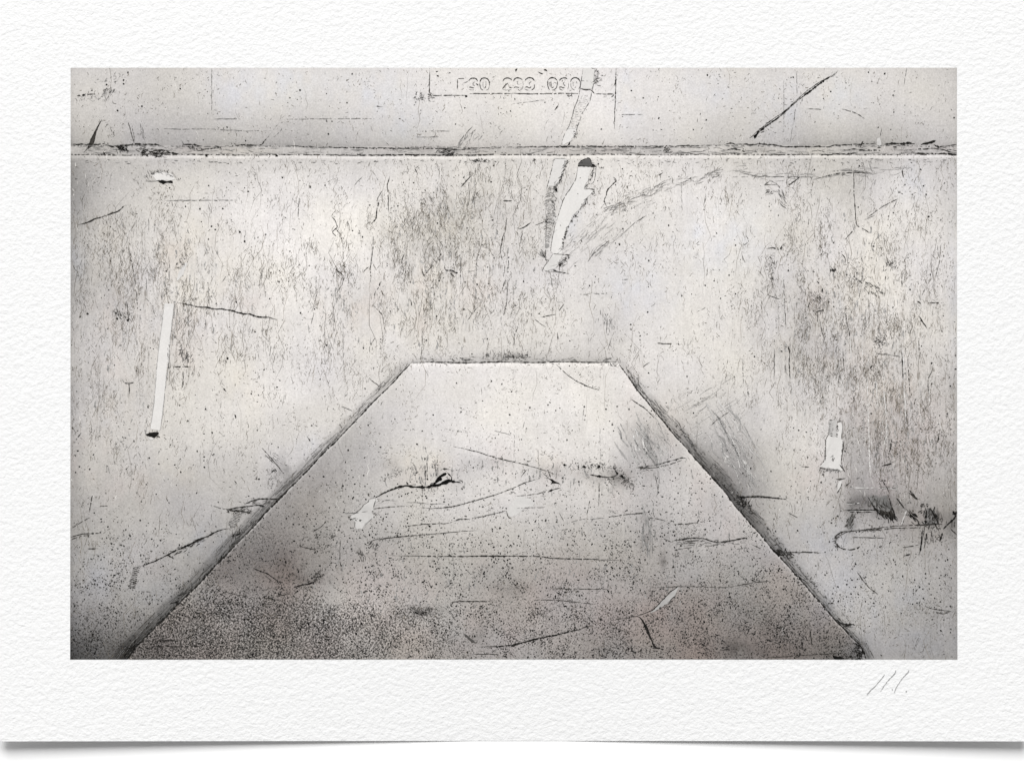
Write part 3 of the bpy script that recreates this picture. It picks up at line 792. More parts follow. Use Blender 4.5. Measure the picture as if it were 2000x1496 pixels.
# ---- pale chip, torn patches
m = Marks()
m.poly(A((760,995),(800,962),(905,962),(950,990),(962,1030),(800,1036)), 227, shade=2); m.poly(A((793,1036),(870,1040),(950,1044),(942,1060),(885,1056),(862,1070),(830,1055)), 20, layer=L_MARK)
m.hatch(A((700,1020),(760,970),(850,955),(950,985),(990,1030)), 60, 7, 60, 2.5, 0.8, 85, 30); m.rib(A((700,1043),(800,1042)), 0.9, 90)
m.build("paint_chip", "pale chip with a black lower edge at the upper left")
m = Marks()
m.poly(Y_((480,735),(592,710),(562,800),(532,870),(526,990),(440,1080),(360,1170),(262,1150),(256,1050),(200,1030),(206,970),(282,940),(350,880),(382,820),(462,780)), 209, jag=1.2, shade=5)
m.rib(Y_((470,725),(460,770),(390,802),(350,870),(302,902),(270,940),(200,966)), 1.0, 75, gap=0.06); m.rib(Y_((575,740),(540,820),(528,880)), 1.1, 80); m.rib(Y_((256,1045),(256,1150)), 1.0, 80, gap=0.1)
m.rib(Y_((100,940),(270,935),(450,912)), 0.9, 90, gap=0.2); m.hatch(Y_((160,1025),(340,1045)), 22, 4, 10, 1.6, 1.2, 45, 40); m.rib(Y_((530,1000),(400,1120)), 0.8, 120, gap=0.1)
m.build("torn_patch", "pale torn patch at the left end of the eye-shaped crack")
m = Marks()
m.poly([(988,1001),(1001,978),(1018,968),(1038,975),(1044,986),(1026,990),(1012,1004),(998,1008)], 217, jag=1.4, shade=2); m.rib(K((40,1330),(150,1325),(290,1320)), 0.9, 90, gap=0.25); m.rib(N((1950,10),(1958,55),(1998,85)), 1.2, 55)
m.rib(N((1680,70),(1820,40),(1950,10)), 1.0, 80); m.rib(N((1480,100),(1600,85),(1850,40)), 0.9, 90, gap=0.1)
m.build("torn_patch", "small pale patch at the middle of the panel")

# ---- eye-shaped crack on the panel
m = Marks()
k = 0.13
m.rib(Y_((470,725),(540,705),(590,690),(680,640),(780,590),(860,555),(1000,518),(1100,540),(1260,552),(1330,548),(1420,532),(1560,502),(1650,482)), [0.9,1.1,1.4,1.6,2.2,2.8,3.0,2.8,4.0,5.0,5.2,4.6,3.0], 16, wob=1.1, rough=0.5)
m.rib(Y_((600,690),(700,635),(800,600),(900,560),(980,530)), 0.9, 60)
m.poly(Y_((1330,552),(1395,492),(1470,462),(1482,425),(1545,398),(1575,440),(1480,492),(1430,525)), 14, layer=L_MARK)
m.poly(Y_((1440,522),(1560,470),(1640,430),(1690,425),(1704,460),(1650,492),(1560,508),(1470,540)), 14, layer=L_MARK)
m.poly(Y_((1485,412),(1580,345),(1640,325),(1605,372),(1555,402),(1500,432)), 16, layer=L_MARK)
m.rib(Y_((1470,497),(1550,462),(1625,425)), 2.2, 205, layer=L_TOP); m.rib(Y_((1395,500),(1440,490)), 2.4, 200, layer=L_TOP)
m.rib(Y_((1640,328),(1690,372),(1718,420),(1690,452)), 2.2, 22); m.rib(Y_((1690,458),(1770,465),(1850,478)), [4.0, 2.6, 1.6], 18); m.rib(Y_((1815,442),(1855,435),(1885,465),(1870,488)), 1.2, 40)
m.rib(Y_((1570,275),(1620,272),(1680,280)), 2.2, 35); m.rib(Y_((1600,280),(1610,300)), 1.6, 40); m.rib(Y_((1650,290),(1700,300),(1800,290)), 0.9, 90, gap=0.3)
for xx, y0, y1, w in [(1300,100,380,1.0),(1335,130,430,1.1),(1466,200,440,1.0),(1492,60,400,0.9),(1256,390,470,1.2),(1262,560,750,1.0),(1310,220,400,0.7)]:
    m.rib(Y_((xx, y0), (xx + 6, (y0 + y1) / 2), (xx + 10, y1)), w, 55, gap=0.2, wob=0.5)
m.dots(Y_((1345,425),(1305,118),(1475,360),(1042,488),(1380,1135)), 1.8, 25)
m.hatch(Y_((1230,555),(1500,560)), 40, 5, 80, 4, 0.7, 80, 40); m.hatch(Y_((600,460),(720,410),(830,350),(1000,270),(1200,280),(1500,230)), 110, 4, 110, 3.5, 0.8, 90, 60)
m.build("crack", "black eye-shaped crack at the left of the panel")
m = Marks()
m.rib(K((690,1030),(770,1045),(850,1056),(905,1050),(935,1032)), [2.0, 3.2, 1.8, 1.6, 1.6], 22); m.rib(K((895,962),(915,990),(940,1022)), 1.6, 35); m.rib(K((950,1040),(1005,1062)), 2.6, 25)
m.dots(K((770,958),(775,1045),(935,1020),(975,1045),(640,962),(465,945)), 2.6, 20); m.dots(K((590,960),(710,940),(805,940),(900,1066)), 1.6, 35)
m.hatch(K((460,950),(700,950),(920,980),(1050,1120)), 200, 4, 90, 6, 0.8, 85, 70); m.hatch(K((990,1060),(1060,1150)), 80, 4, 60, 5, 0.9, 60, 60); m.hatch(K((830,1070),(900,1120)), 16, 6, 100, 3, 0.9, 60, 30)
m.build("crack", "dark broken crack at the right of the panel's eye line")
m = Marks()
m.rib(J((1475,780),(1700,830),(1850,880),(2000,912)) + K((200,965),(320,1002),(395,1032)), [0.9,1.3,1.7,1.6,1.3,1.2,0.9], 50, gap=0.04)
m.poly(K((270,1015),(345,1068),(432,1112),(338,1112),(360,1095)), 32); m.rib(K((436,1150),(372,1160),(318,1182)), [1.0, 2.8, 3.2], 24); m.rib(K((300,1186),(150,1212),(40,1222)), 1.1, 60, gap=0.05)
m.rib(K((320,1000),(345,1060)), 1.4, 45)
m.build("scratch", "long slanting scratch from the panel's middle to a dark barb")
scratch(Y_((1200,855),(1400,866),(1600,856),(1720,840),(1880,800)) + J((1850,1212),(2000,1152)) + K((120,1100),(240,1065)), [0.8,1.2,1.6,1.7,1.7,1.6,1.5,1.0,0.7], 42)
scratch(Y_((530,872),(700,850),(930,835),(1100,830)), [1.6,1.3,0.9,0.6], 55, gap=0.06)
scratch(Y_((640,790),(680,752),(750,740),(890,752)), 0.9, 85, gap=0.1)
scratch(Y_((1030,775),(1200,780),(1400,800),(1600,795)), 0.9, 80, gap=0.1)
m = Marks(); m.rib(Y_((1060,1130),(1300,1105),(1500,1096),(1640,1090),(1720,1065)), 1.3, 55, gap=0.1); m.poly(Y_((1345,1120),(1400,1130),(1390,1148),(1360,1140)), 22); m.rib(Y_((1770,1045),(1830,1020),(1940,1025)), 1.8, 40, gap=0.1); m.build("scratch")
scratch(N((720,300),(780,265),(900,250),(1040,238),(1300,215),(1550,192),(1700,185)), [0.8,1.5,1.8,1.6,1.1,0.9,0.5], 48)
m = Marks(); m.hatch(N((720,300),(800,330)), 16, 8, 140, 3, 0.9, 60, 20); m.hatch(N((820,270),(1050,250)), 18, 4, 70, 1.5, 0.9, 65, 20); m.hatch(N((650,360),(690,470)), 20, 10, 60, 3, 0.8, 70, 30); m.build("scuff")
scratch(N((900,405),(1200,412),(1500,415),(1700,412),(2000,411)) + O((230,415),(350,430),(700,440),(1000,450)), [0.7,1.2,1.9,2.4,2.2,1.2,1.8,1.4,0.9], 34, "long level scratch across the panel", gap=0.03)
scratch(N((475,258),(470,440),(492,552)), 1.2, 55, gap=0.08)
scratch(N((1450,830),(1470,816),(1600,812),(1780,815)), 1.7, 38)
scratch(N((1700,1216),(1870,1213),(2000,1203)) + O((200,1150),(400,1110),(600,1060),(720,1022)), [0.9,1.5,2.4,2.8,2.2,1.6,0.9], 20, "long dark scratch near the bottom of the panel")
scratch(O((0,1215),(60,1195)), 1.2, 40); scratch(N((1655,1281),(1880,1283)), 1.5, 35); scratch(N((1820,1270),(1860,1235)), 1.3, 40)
m = Marks(); m.poly(N((1570,1090),(1620,1130),(1688,1182),(1680,1192),(1640,1178),(1590,1130)), 80); m.build("smudge")
m = Marks(); m.rib(N((60,692),(130,668),(212,655),(275,622)), 2.2, 34); m.hatch(N((240,640),(300,560)), 40, 7, 120, 4, 0.9, 55, 40); m.hatch(N((40,600),(140,540)), 40, 5, 80, 6, 0.8, 60, 70); m.rib(M((1750,792),(1860,770),(1990,745)), 1.1, 60, gap=0.1); m.build("scratch")
m = Marks(); m.rib(N((235,195),(310,150),(352,105)), 1.6, 45); m.hatch(N((260,220),(440,240)), 40, 6, -10, 3.5, 0.9, 60, 50); m.build("scratch")
m = Marks(); m.rib(N((110,320),(200,345),(250,350),(262,400)), 1.3, 50, gap=0.08); m.rib(N((330,290),(352,330),(330,350)), 0.9, 80); m.build("scratch")
m = Marks(); m.hatch(N((1120,880),(1180,925),(1290,880)), 70, 5, 60, 3.5, 1.0, 35, 60); m.rib(N((1130,905),(1180,930)), 2.6, 25); m.build("smudge")
# crescent and tail
m = Marks()
m.poly(O((1482,680),(1445,760),(1385,830),(1285,892),(1222,922),(1292,850),(1362,780),(1424,720)), 186)
m.rib(O((1482,678),(1400,730),(1320,820),(1250,890),(1180,920),(1100,945)), [2.0,1.5,1.6,1.8,1.4,1.2], 40); m.rib(O((1100,945),(1010,962),(920,972)), 1.0, 60, gap=0.05); m.hatch(O((1460,750),(1390,830),(1290,890)), 30, 4, 120, 1.8, 0.9, 60, 30)
m.build("crescent_mark", "pale crescent-shaped dent at the lower right of the panel")
scratch(O((1085,942),(1130,952),(1165,990),(1195,1060),(1215,1105),(1245,1170),(1268,1222),(1325,1236)), [1.0,1.8,3.6,6.2,4.2,3.0,5.0,2.0], 26, "black hooked tail hanging from the crescent dent", rough=0.12, step=2)
m = Marks(); m.rib(O((1345,258),(1380,272),(1412,286)), 1.2, 45); m.rib(O((1420,275),(1520,262),(1600,250),(1700,255),(1790,285),(1860,286),(2000,268)), [0.8,2.2,2.2,1.2,1.6,2.2,2.6], 30); m.rib(O((1480,262),(1570,285),(1660,270)), 1.2, 50)
m.rib(P((0,268),(60,255),(120,248)), 1.8, 35); m.hatch(O((1450,290),(1650,300),(1980,290)), 50, 12, 2, 3.5, 0.7, 80, 12); m.rib(O((1470,352),(1600,332)), 0.9, 80); m.build("scratch", "ragged dark scratch by the panel's right edge")
for pts, w, c, gp in [(O((340,700),(560,702),(860,708)),1.3,60,.08),(O((1290,690),(1500,680),(1700,685),(1900,690),(2000,675)),1.0,75,.12),(P((0,680),(150,650),(310,632)),1.2,55,.05),
      (O((190,805),(370,800),(500,812),(740,838)),1.2,60,.08),(O((850,65),(970,50),(1200,25)),1.5,45,.05),(O((1200,70),(1280,80),(1362,99)),1.3,50,0),(O((1420,132),(1560,126),(1712,103)),1.4,50,.05),
      (O((500,120),(600,88),(820,75)),0.9,85,.1),(P((270,1312),(600,1290),(940,1270)),1.2,55,.08),(P((0,352),(110,338)),1.0,60,.1),(P((150,310),(230,345)),1.2,50,0),
      (M((1370,722),(1500,752),(1610,765)),1.2,55,.1),(M((1350,835),(1420,838),(1480,800)),1.5,45,.05),(M((820,1160),(1000,1160)),1.9,30,.05),(M((770,1208),(960,1212),(1210,1208)),1.7,30,.1),(M((800,1162),(900,1130)),1.2,50,.1),
      (K((388,50),(480,135),(560,195),(660,245),(770,278)),1.4,45,.05),(K((1060,365),(1120,405),(1190,450),(1230,490),(1265,530)),1.5,42,0),(K((642,440),(632,500),(620,550)),0.9,80,.15),(K((110,560),(98,620)),0.9,80,0),
      (K((780,600),(782,760),(790,900)),0.8,120,.2),(K((775,1100),(770,1310)),1.3,50,.1),(K((690,1260),(670,1362)),1.1,60,.1),(K((20,640),(18,900)),0.7,120,.2),(K((230,800),(240,960),(245,1060)),0.7,110,.1),
      (K((1265,1010),(1285,1090),(1298,1180)),1.2,75,.05),(K((1300,1000),(1306,1080),(1298,1160)),1.0,80,.05),(K((1100,560),(1155,640)),0.8,110,.1),(K((75,1060),(130,985)),1.1,60,0),(K((0,1180),(40,1200)),1.1,60,0),
      (J((1230,100),(1260,160)),0.7,120,.1),(J((835,415),(852,380)),1.4,60,0),(J((840,845),(900,835)),0.9,90,0),(J((1400,625),(1610,660)),0.8,100,.15),(J((1840,640),(2000,680)),0.8,100,.2),(P((430,1040),(470,1020)),2.0,40,0),(P((345,1060),(430,1035)),1.2,60,.1),
      (O((1855,1245),(1930,1238)),2.2,30,.1),(O((855,640),(850,700)),1.0,60,0),(P((660,980),(668,1060),(675,1140),(682,1218)),[0.8,1.3,2.2,1.6],40,.04),(O((740,455),(760,472)),1.8,40,0),(O((420,30),(460,100)),1.0,60,.05),(O((670,5),(665,42)),1.4,40,0)]:
    scratch(pts, w, c, gap=gp)
m = Marks(); m.rib(K((1180,957),(1280,945),(1400,910),(1530,876),(1548,890)), [1.0,1.6,2.0,2.2,1.2], 32); m.rib(K((1085,968),(1250,972),(1400,942),(1532,892)), 1.3, 55, gap=0.1); m.rib(K((1185,930),(1190,958)), 1.2, 50); m.hatch(K((1120,965),(1240,975)), 20, 8, -5, 2.5, 0.8, 70, 20); m.build("scratch", "double scratch at the right of the panel")
m = Marks(); m.rib(M((1660,520),(1780,566),(1850,612),(1880,642),(1925,645)), [1.8,1.8,1.5,1.4,0.9], 30); m.rib(M((1760,580),(1830,640)), 1.0, 70); m.rib(M((1830,600),(1905,655),(1920,640)), 1.0, 60); m.rib(M((1720,720),(1830,690)), 0.9, 80); m.build("scratch", "hooked scratch in the panel's dark left corner")
m = Marks(); m.poly(P((862,1288),(960,1308),(975,1326),(880,1326)), 18); m.hatch(P((1060,1210),(1120,1250),(1090,1320)), 90, 5, 60, 3.5, 1.3, 28, 60); m.rib(P((1060,1180),(1120,1215),(1135,1260),(1120,1310)), 2.2, 25); m.hatch(P((930,1310),(1060,1300)), 40, 5, 30, 3, 1.0, 35, 60); m.build("crack", "black scribbled crack at the panel's lower right corner")

m = Marks()
for (cx, cy, rx, ry, n_) in [(880,500,120,140,150),(330,560,150,110,110),(1650,620,160,160,150),(660,590,60,110,50),(220,770,70,100,50),(1760,830,80,110,90),(1080,930,150,40,60),(850,930,60,40,40),(1250,1080,260,110,110),(800,1130,180,60,70)]:
    for _ in range(n_):
        x, y = rng.normal(cx, rx * 0.6), rng.normal(cy, ry * 0.6); l = rng.uniform(4, 20)
        if not (315 < y < 1270 and 150 < x < 1850): continue
        m.rib([(x, y - l / 2), (x + rng.normal(0, 1.5), y), (x + rng.normal(0, 2.5), y + l / 2)], rng.uniform(0.8, 2.4), (182 if y < 850 else 150) - rng.uniform(0, 24), rough=0.7, gap=0.1, layer=L_LOOSE - 0.00002)
m.build("smudge", "soft grey dabs of grime over the worn areas", grain=0.3)

# ---- scratches on the ground of the picture
m = Marks()
m.poly(D((905,68),(890,98),(800,143),(740,188),(670,243),(560,323),(500,378),(420,452),(330,517),(250,577),(262,548),(350,485),(440,425),(500,368),(570,303),(650,233),(760,158),(885,88)), 196)
m.rib(D((912,62),(892,95),(800,142),(740,187),(670,242),(560,322),(500,377),(420,452),(330,517),(250,577),(200,612),(172,665)), [2.0,1.2,2.2,3.2,3.0,1.4,1.6,2.0,2.6,3.2,3.6,2.2], 22, step=2)
m.rib(D((890,88),(760,158),(650,233),(570,303),(500,368),(440,425),(350,485),(265,545),(140,655)), 1.3, 50)
m.poly(D((165,640),(215,598),(205,630),(180,668)), 18, layer=L_MARK); m.rib(D((130,660),(155,645)), 1.6, 40); m.rib(D((600,305),(595,335)), 1.1, 50); m.rib(D((225,612),(265,598)), 1.2, 50); m.rib(D((270,525),(310,522),(250,570)), 1.0, 60)
m.build("crack", "long diagonal crack at the upper right")
scratch([(247.7,401),(240,404),(232,412),(218,417.6),(200,424),(185,427.7),(171.8,434.3),(152,439.8)], [2.0,2.6,1.8,1.4,1.4,2.2,2.0,1.0], 35, "curved scratch at the left edge above the long strip")
scratch(E((945,772),(1080,796),(1170,816),(1250,822),(1330,833),(1430,840),(1520,863),(1640,886),(1700,906),(1790,905),(1875,930)), [0.8,1.2,1.8,1.9,2.2,2.4,2.2,2.4,2.2,2.2,0.9], 30, "ragged level crack right of the long pale strip", wob=0.9)
m = Marks(); m.rib(M((1450,163),(1350,185),(1250,235),(1150,280),(1000,350),(900,396),(800,450),(650,503)), [1.2,1.6,2.6,3.2,2.6,2.2,2.0,1.6], 26, wob=0.8); m.rib(M((895,398),(955,434)), 1.8, 35); m.hatch(M((940,385),(1220,260)), 60, 8, -26, 3, 0.9, 45, 20); m.build("crack", "slanting crack left of the panel with a ridged end")
m = Marks()
for q in range(12):
    t = q / 11; cx = 625 - 45 * t; cy = 515 + 180 * t
    m.rib(M((cx - 35, cy + 6), (cx - 5, cy - 8), (cx + 30, cy + 4)), rng.uniform(0.8, 1.5), 45, step=2)
m.hatch(M((620,640),(570,700)), 14, 5, 60, 3, 0.9, 50, 50); m.rib(M((610,725),(750,728)), 0.9, 80, gap=0.1)
m.build("ridged_strip", "short ridged mark at the end of the slanting crack")
m = Marks()
for q in range(12):
    t = q / 11; cx = 1545 - 80 * t; cy = 15 + 130 * t
    m.rib(M((cx - 40, cy - 14), (cx + 5, cy - 2), (cx + 35, cy + 16)), rng.uniform(0.6, 1.0), 80, step=2)
m.rib(M((1420,5),(1560,12),(1650,35)), 1.8, 35); m.rib(M((1420,20),(1470,25)), 1.2, 50)
m.build("ridged_strip", "ridged mark against the panel's left edge")
m = Marks()
m.rib(I((1425,1338),(1500,1325),(1600,1312),(1720,1300)), [1.6,2.4,2.0,1.6], 24); m.rib(I((1580,1292),(1640,1262),(1720,1242),(1890,1250)), [1.0,1.6,1.8,2.6], 34); m.poly(I((1690,1300),(1735,1295),(1765,1312),(1740,1322)), 20)
m.rib(I((1430,1345),(1440,1364)), 1.8, 30); m.hatch(I((1450,1345),(1650,1350)), 22, 10, -8, 3, 0.7, 60, 25); m.hatch(I((1600,1280),(1850,1265)), 22, 12, -10, 3.5, 0.6, 80, 20); m.rib(I((1280,1300),(1350,1325),(1440,1338)), 0.9, 80, gap=0.1)
m.build("scratch", "black splintered scratches against the panel's left edge")
m = Marks()
m.rib(I((1738,795),(1790,850),(1850,925),(1920,1005)), 1.3, 60); m.rib(I((1760,850),(1840,930)), 0.9, 80); m.hatch(I((1780,980),(1850,1010),(1830,1120)), 34, 6, 100, 7, 0.6, 90, 40); m.hatch(I((1830,1010),(1858,975)), 12, 4, 100, 2.2, 1.1, 35, 50); m.hatch(I((1800,840),(1900,950)), 18, 10, 40, 5, 0.5, 120, 12)
m.build("smudge", "dark fan-shaped smudge left of the panel")
for pts, w, c, gp in [(A((385,565),(400,600),(428,642)),1.2,55,.1),(A((548,520),(572,600),(600,705)),1.3,55,.05),(A((575,530),(592,610),(606,690)),1.0,70,.1),(A((652,520),(672,620),(700,705)),0.9,80,.15),(A((675,560),(690,650)),0.9,85,.1),
      (A((1288,40),(1290,200),(1288,440)),1.1,125,.15),(A((1310,490),(1540,490)),0.8,110,.2),(A((860,575),(1000,580),(1280,578)),0.8,110,.2),(A((1280,580),(1600,597),(1820,590)),0.8,115,.15),(A((1785,652),(1840,580),(1890,520)),0.8,110,.2),(A((1840,650),(1890,610),(1920,565)),0.9,100,.15),
      (A((870,1216),(1030,1212),(1520,1212)),0.9,95,.15),(B((0,490),(480,488),(780,487)),0.8,110,.2),(B((1640,990),(1600,1035),(1545,1095)),1.7,45,0),(B((845,1128),(805,1195),(815,1240),(800,1290),(795,1362))+F((800,25),(750,80)),[1.2,1.2,2.0,1.6,2.0,2.2,1.2],38,.05),
      (B((915,1000),(890,1080),(900,1180),(905,1320)),1.3,60,.15),(B((110,1180),(100,1362)),1.1,75,.05),(B((1135,928),(1162,977)),1.8,35,0),(B((1135,928),(1175,905)),1.0,70,0),(B((1905,1215),(2000,1218)),1.4,50,.1),(B((1615,1050),(1620,1200),(1600,1290)),0.9,75,.15),(B((960,1100),(965,1190)),0.9,80,.1),
      (B((1150,650),(1350,648)),0.8,90,.1),(B((1260,595),(1450,598)),0.8,100,.1),(B((1570,680),(1600,600),(1650,560)),0.9,85,.1),(B((555,1140),(620,1050),(680,995)),0.8,110,.15),(B((790,378),(860,380)),0.8,100,0),
      (C((900,1005),(932,1035),(870,1090),(835,1135),(840,1165),(812,1215),(845,1270)),1.5,45,.03),(C((1300,990),(1340,965)),1.4,50,0),(C((378,412),(410,370)),1.4,50,0),(C((1425,1005),(1420,1065)),0.9,80,0),(C((1720,1150),(1705,1250)),0.9,80,.1),(C((1500,1050),(1510,1300)),0.8,100,.2),(C((930,450),(1160,452)),0.8,100,.2),
      (Z((870,1060),(780,1130),(700,1200),(640,1270),(610,1320)),1.2,95,.05),(G((1195,5),(1100,60),(1000,150)),0.9,95,.1),
      (D((650,398),(770,406)),0.8,95,.1),(D((950,400),(1080,440),(1152,487)),1.1,75,.05),(D((538,400),(530,460),(524,515)),[0.8,1.0,2.2],45,0),(D((520,520),(490,700)),0.7,130,.1),(D((475,1080),(520,1050),(578,1005)),1.8,38,0),(D((460,1020),(462,1075)),1.3,60,0),
      (D((258,1075),(320,1035),(382,1072)),0.9,70,0),(D((258,1075),(382,1073)),0.8,75,0),(D((382,1075),(402,1108)),1.3,50,0),(D((690,1030),(850,985),(950,970),(1050,962),(1225,972)),[0.8,1.3,1.7,2.2,1.0],48,.03),(D((40,962),(200,1000),(420,1002),(690,1005)),0.9,95,.15),(D((850,955),(1000,945),(1200,960)),0.9,100,.2),
      (D((1055,930),(1060,1180),(1075,1362))+H((1068,30),(1085,95)),[0.9,1.5,1.5,1.2,2.4],50,.06),(D((1452,1198),(1340,1250),(1250,1310),(1180,1362)),1.2,75,.08),(D((1445,1200),(1410,1280)),0.9,85,.1),(D((1485,940),(1498,1010)),[2.4,1.2],50,0),(D((1190,880),(1225,970)),0.8,100,.1),(D((435,150),(436,700)),0.8,130,.2),(D((550,50),(552,400)),0.8,130,.25),(D((1525,40),(1500,200)),0.8,110,.2),
      (E((548,280),(565,350),(590,480),(610,600),(622,700),(632,845)),1.4,62,.25),(E((535,770),(545,850),(550,940)),1.5,60,.1),(E((525,770),(520,820)),0.9,80,.1),(E((1245,830),(1238,920),(1235,1020)),1.2,75,.1),(E((955,1345),(1085,1347)),1.6,60,.08),(I((1033,105),(1038,180),(1028,260)),1.5,60,.12),
      (I((498,190),(510,215),(555,225),(600,212)),1.3,75,.05),(I((555,205),(558,315)),1.4,65,.08),(I((1393,263),(1420,294)),2.4,35,0),(I((1490,1083),(1515,1113)),2.0,40,0),(I((232,1212),(215,1290),(205,1362)),1.8,45,.05),(I((285,1310),(370,1307)),1.3,60,.05),(I((885,1238),(915,1286)),1.8,45,.05),(I((360,940),(358,1010)),0.9,85,.1),(I((725,415),(725,445)),2.0,45,0),(I((222,610),(225,690)),1.8,60,.1),(I((60,760),(130,660)),1.3,80,.25),
      (E((1345,75),(1350,102)),2.2,40,0),(E((730,30),(728,140)),0.9,90,.15),(E((710,560),(708,680)),0.8,90,.1),(E((1735,480),(1725,640)),0.9,85,.15),(E((1815,1160),(1800,1280)),1.0,75,.15),(E((160,300),(160,540)),0.8,115,.2),(E((915,430),(910,600)),0.9,95,.15),(E((880,640),(895,730)),1.1,75,.1),(E((700,735),(760,800)),0.8,80,.05),(E((1380,600),(1415,540)),0.8,90,.05),
      (F((400,20),(430,45),(440,85),(455,110),(400,150),(440,190)),1.4,50,.1),(F((430,110),(480,180),(500,260),(510,420)),0.9,80,.2),(F((425,480),(470,510),(515,545),(490,620),(440,700)),1.3,60,.06),(F((770,180),(765,300),(745,440),(745,600)),1.3,70,.18),(F((725,460),(680,505)),1.2,65,0),(F((830,600),(820,640),(785,680),(780,730)),[2.2,1.2,1.2,1.0],45,.08),
      (F((1040,350),(1025,390),(1018,435)),1.5,45,0),(F((1400,445),(1405,495),(1440,490),(1475,490),(1500,520),(1520,510)),[1.2,2.2,2.0,1.8,3.6,1.5],25,0),(F((1455,515),(1490,555)),1.3,45,0),(F((1950,20),(1945,140),(1915,200),(1895,330),(1915,400)),1.4,55,.06),(F((1935,440),(1925,550)),0.9,80,.1),(F((1945,570),(1920,640),(1900,690)),1.1,60,.05),(F((1965,580),(1950,800),(1920,900)),1.1,65,.1),
      (F((1700,815),(1640,880),(1610,930)),0.9,70,.05),(F((1600,830),(1650,880)),0.8,75,0),(F((1205,1000),(1195,1250)),0.9,75,.1),(F((770,800),(850,890),(880,1050)),1.0,65,.12),(F((1100,745),(1112,810)),1.3,55,0),(F((1305,640),(1310,720)),0.9,70,.05),(F((740,1220),(730,1180),(790,1080)),0.9,75,.1),(F((500,960),(505,1360)),0.8,110,.25),(F((240,870),(210,1010)),0.9,95,.1),(F((1320,180),(1390,280)),0.9,80,.1),(F((260,540),(262,740)),0.8,100,.2),
      (F((540,60),(545,100)),1.4,45,0),(F((1200,480),(1215,545)),1.5,50,.1),(F((1215,540),(1300,440)),1.0,65,.1),(F((1690,340),(1680,560)),0.9,80,.2),(F((1540,390),(1545,640)),0.9,80,.2),
      (G((60,128),(120,105),(170,65)),[1.0,2.4,1.0],40,0),(G((205,92),(260,70),(290,55)),0.9,80,.05),(G((255,905),(330,895),(390,880)),1.2,60,.1),(G((420,850),(465,785)),1.3,60,.1),(G((205,925),(255,965),(300,998)),0.9,70,0),(G((400,1040),(408,1105)),2.0,45,.05),(G((842,915),(840,1050)),1.1,65,.03),(G((1290,1136),(1350,1142),(1418,1142)),[1.2,2.2,2.0],40,0),(G((1470,1135),(1485,1155)),1.6,50,0),
      (G((1160,1350),(1190,1325),(1220,1305)),1.5,45,.05),(G((885,1080),(850,1190)),0.7,110,.05),(G((55,985),(20,1070),(15,1160)),1.3,55,.08),(G((1640,860),(1720,820)),0.7,110,.1),(G((600,706),(900,690)),0.7,125,.25),(G((990,575),(1030,570)),0.9,80,0),
      (H((285,300),(340,288),(405,310),(420,270)),1.8,48,.08),(H((100,180),(130,235),(80,270)),1.0,65,.05),(H((65,350),(68,380),(95,425)),1.1,60,.05),(H((1075,95),(1040,150),(975,220)),1.2,65,.12),(H((1080,90),(1150,130),(1200,160)),1.0,70,.2),(H((1150,45),(1240,5)),1.0,75,.1),(H((950,345),(985,385),(978,430)),1.5,48,.05),(H((660,30),(650,110),(635,140)),0.9,75,.1),(H((1485,510),(1484,640)),1.8,48,.05),(H((1412,560),(1412,620)),1.4,60,.1),(H((1340,540),(1335,585)),1.4,60,0),
      (H((1630,888),(1660,940),(1690,980),(1710,1018)),[1.2,2.6,2.8,1.2],35,0),(H((1615,765),(1655,785)),1.8,45,0),(H((1685,660),(1662,715)),1.5,45,0),(H((1715,778),(1840,780)),1.4,55,.1),(H((1830,260),(1815,420),(1795,500),(1780,560)),0.9,70,.06),(H((1800,270),(1812,400)),0.8,85,.1),(H((985,860),(988,930),(1015,1030),(1020,1100)),1.3,50,.08),(H((755,930),(765,1000),(785,1075)),1.4,52,.06),(H((780,1140),(805,1070)),1.0,65,.05),
      (H((735,850),(735,950)),1.1,65,.1),(H((778,650),(776,690)),2.2,45,0),(H((1250,1230),(1340,1235),(1480,1260)),0.9,75,.05),(H((1480,1170),(1488,1362)),1.3,60,.05),(H((960,1210),(965,1330)),1.4,60,.08),(H((900,1235),(895,1170),(915,1160)),1.1,65,.05),(H((470,1170),(490,1220),(482,1362)),[2.4,1.6,1.4],45,.06),(H((350,1100),(352,1362)),1.0,75,.15),(H((1160,900),(1165,1000)),1.0,70,.1),(H((1320,1030),(1340,1130)),1.0,65,.1),(H((1630,1100),(1650,1260)),1.2,65,.25),(H((435,560),(440,800),(452,1000)),1.3,60,.12),(H((290,650),(290,715),(400,745)),1.1,60,.1),(H((1200,1355),(1222,1335)),2.4,40,0),(H((720,862),(790,840)),1.6,45,.05),
      (LL((70,0),(75,250)),0.9,85,.15),(LL((480,0),(490,180)),1.8,55,.08),(LL((500,240),(502,300)),1.6,45,.1),(LL((350,20),(350,190)),0.9,85,.15),(LL((445,60),(447,130)),1.3,65,0),(LL((962,0),(962,55)),1.3,55,0),(LL((930,145),(915,230)),1.2,60,.15),(LL((1485,0),(1495,185)),2.2,45,.05),(LL((1535,0),(1545,180),(1558,340)),1.6,55,.15),(LL((1395,715),(1382,780),(1365,850)),1.7,45,.06),(LL((1300,952),(1345,945),(1392,930)),2.4,32,.05),(LL((1062,1072),(1112,1056)),1.4,50,.1),
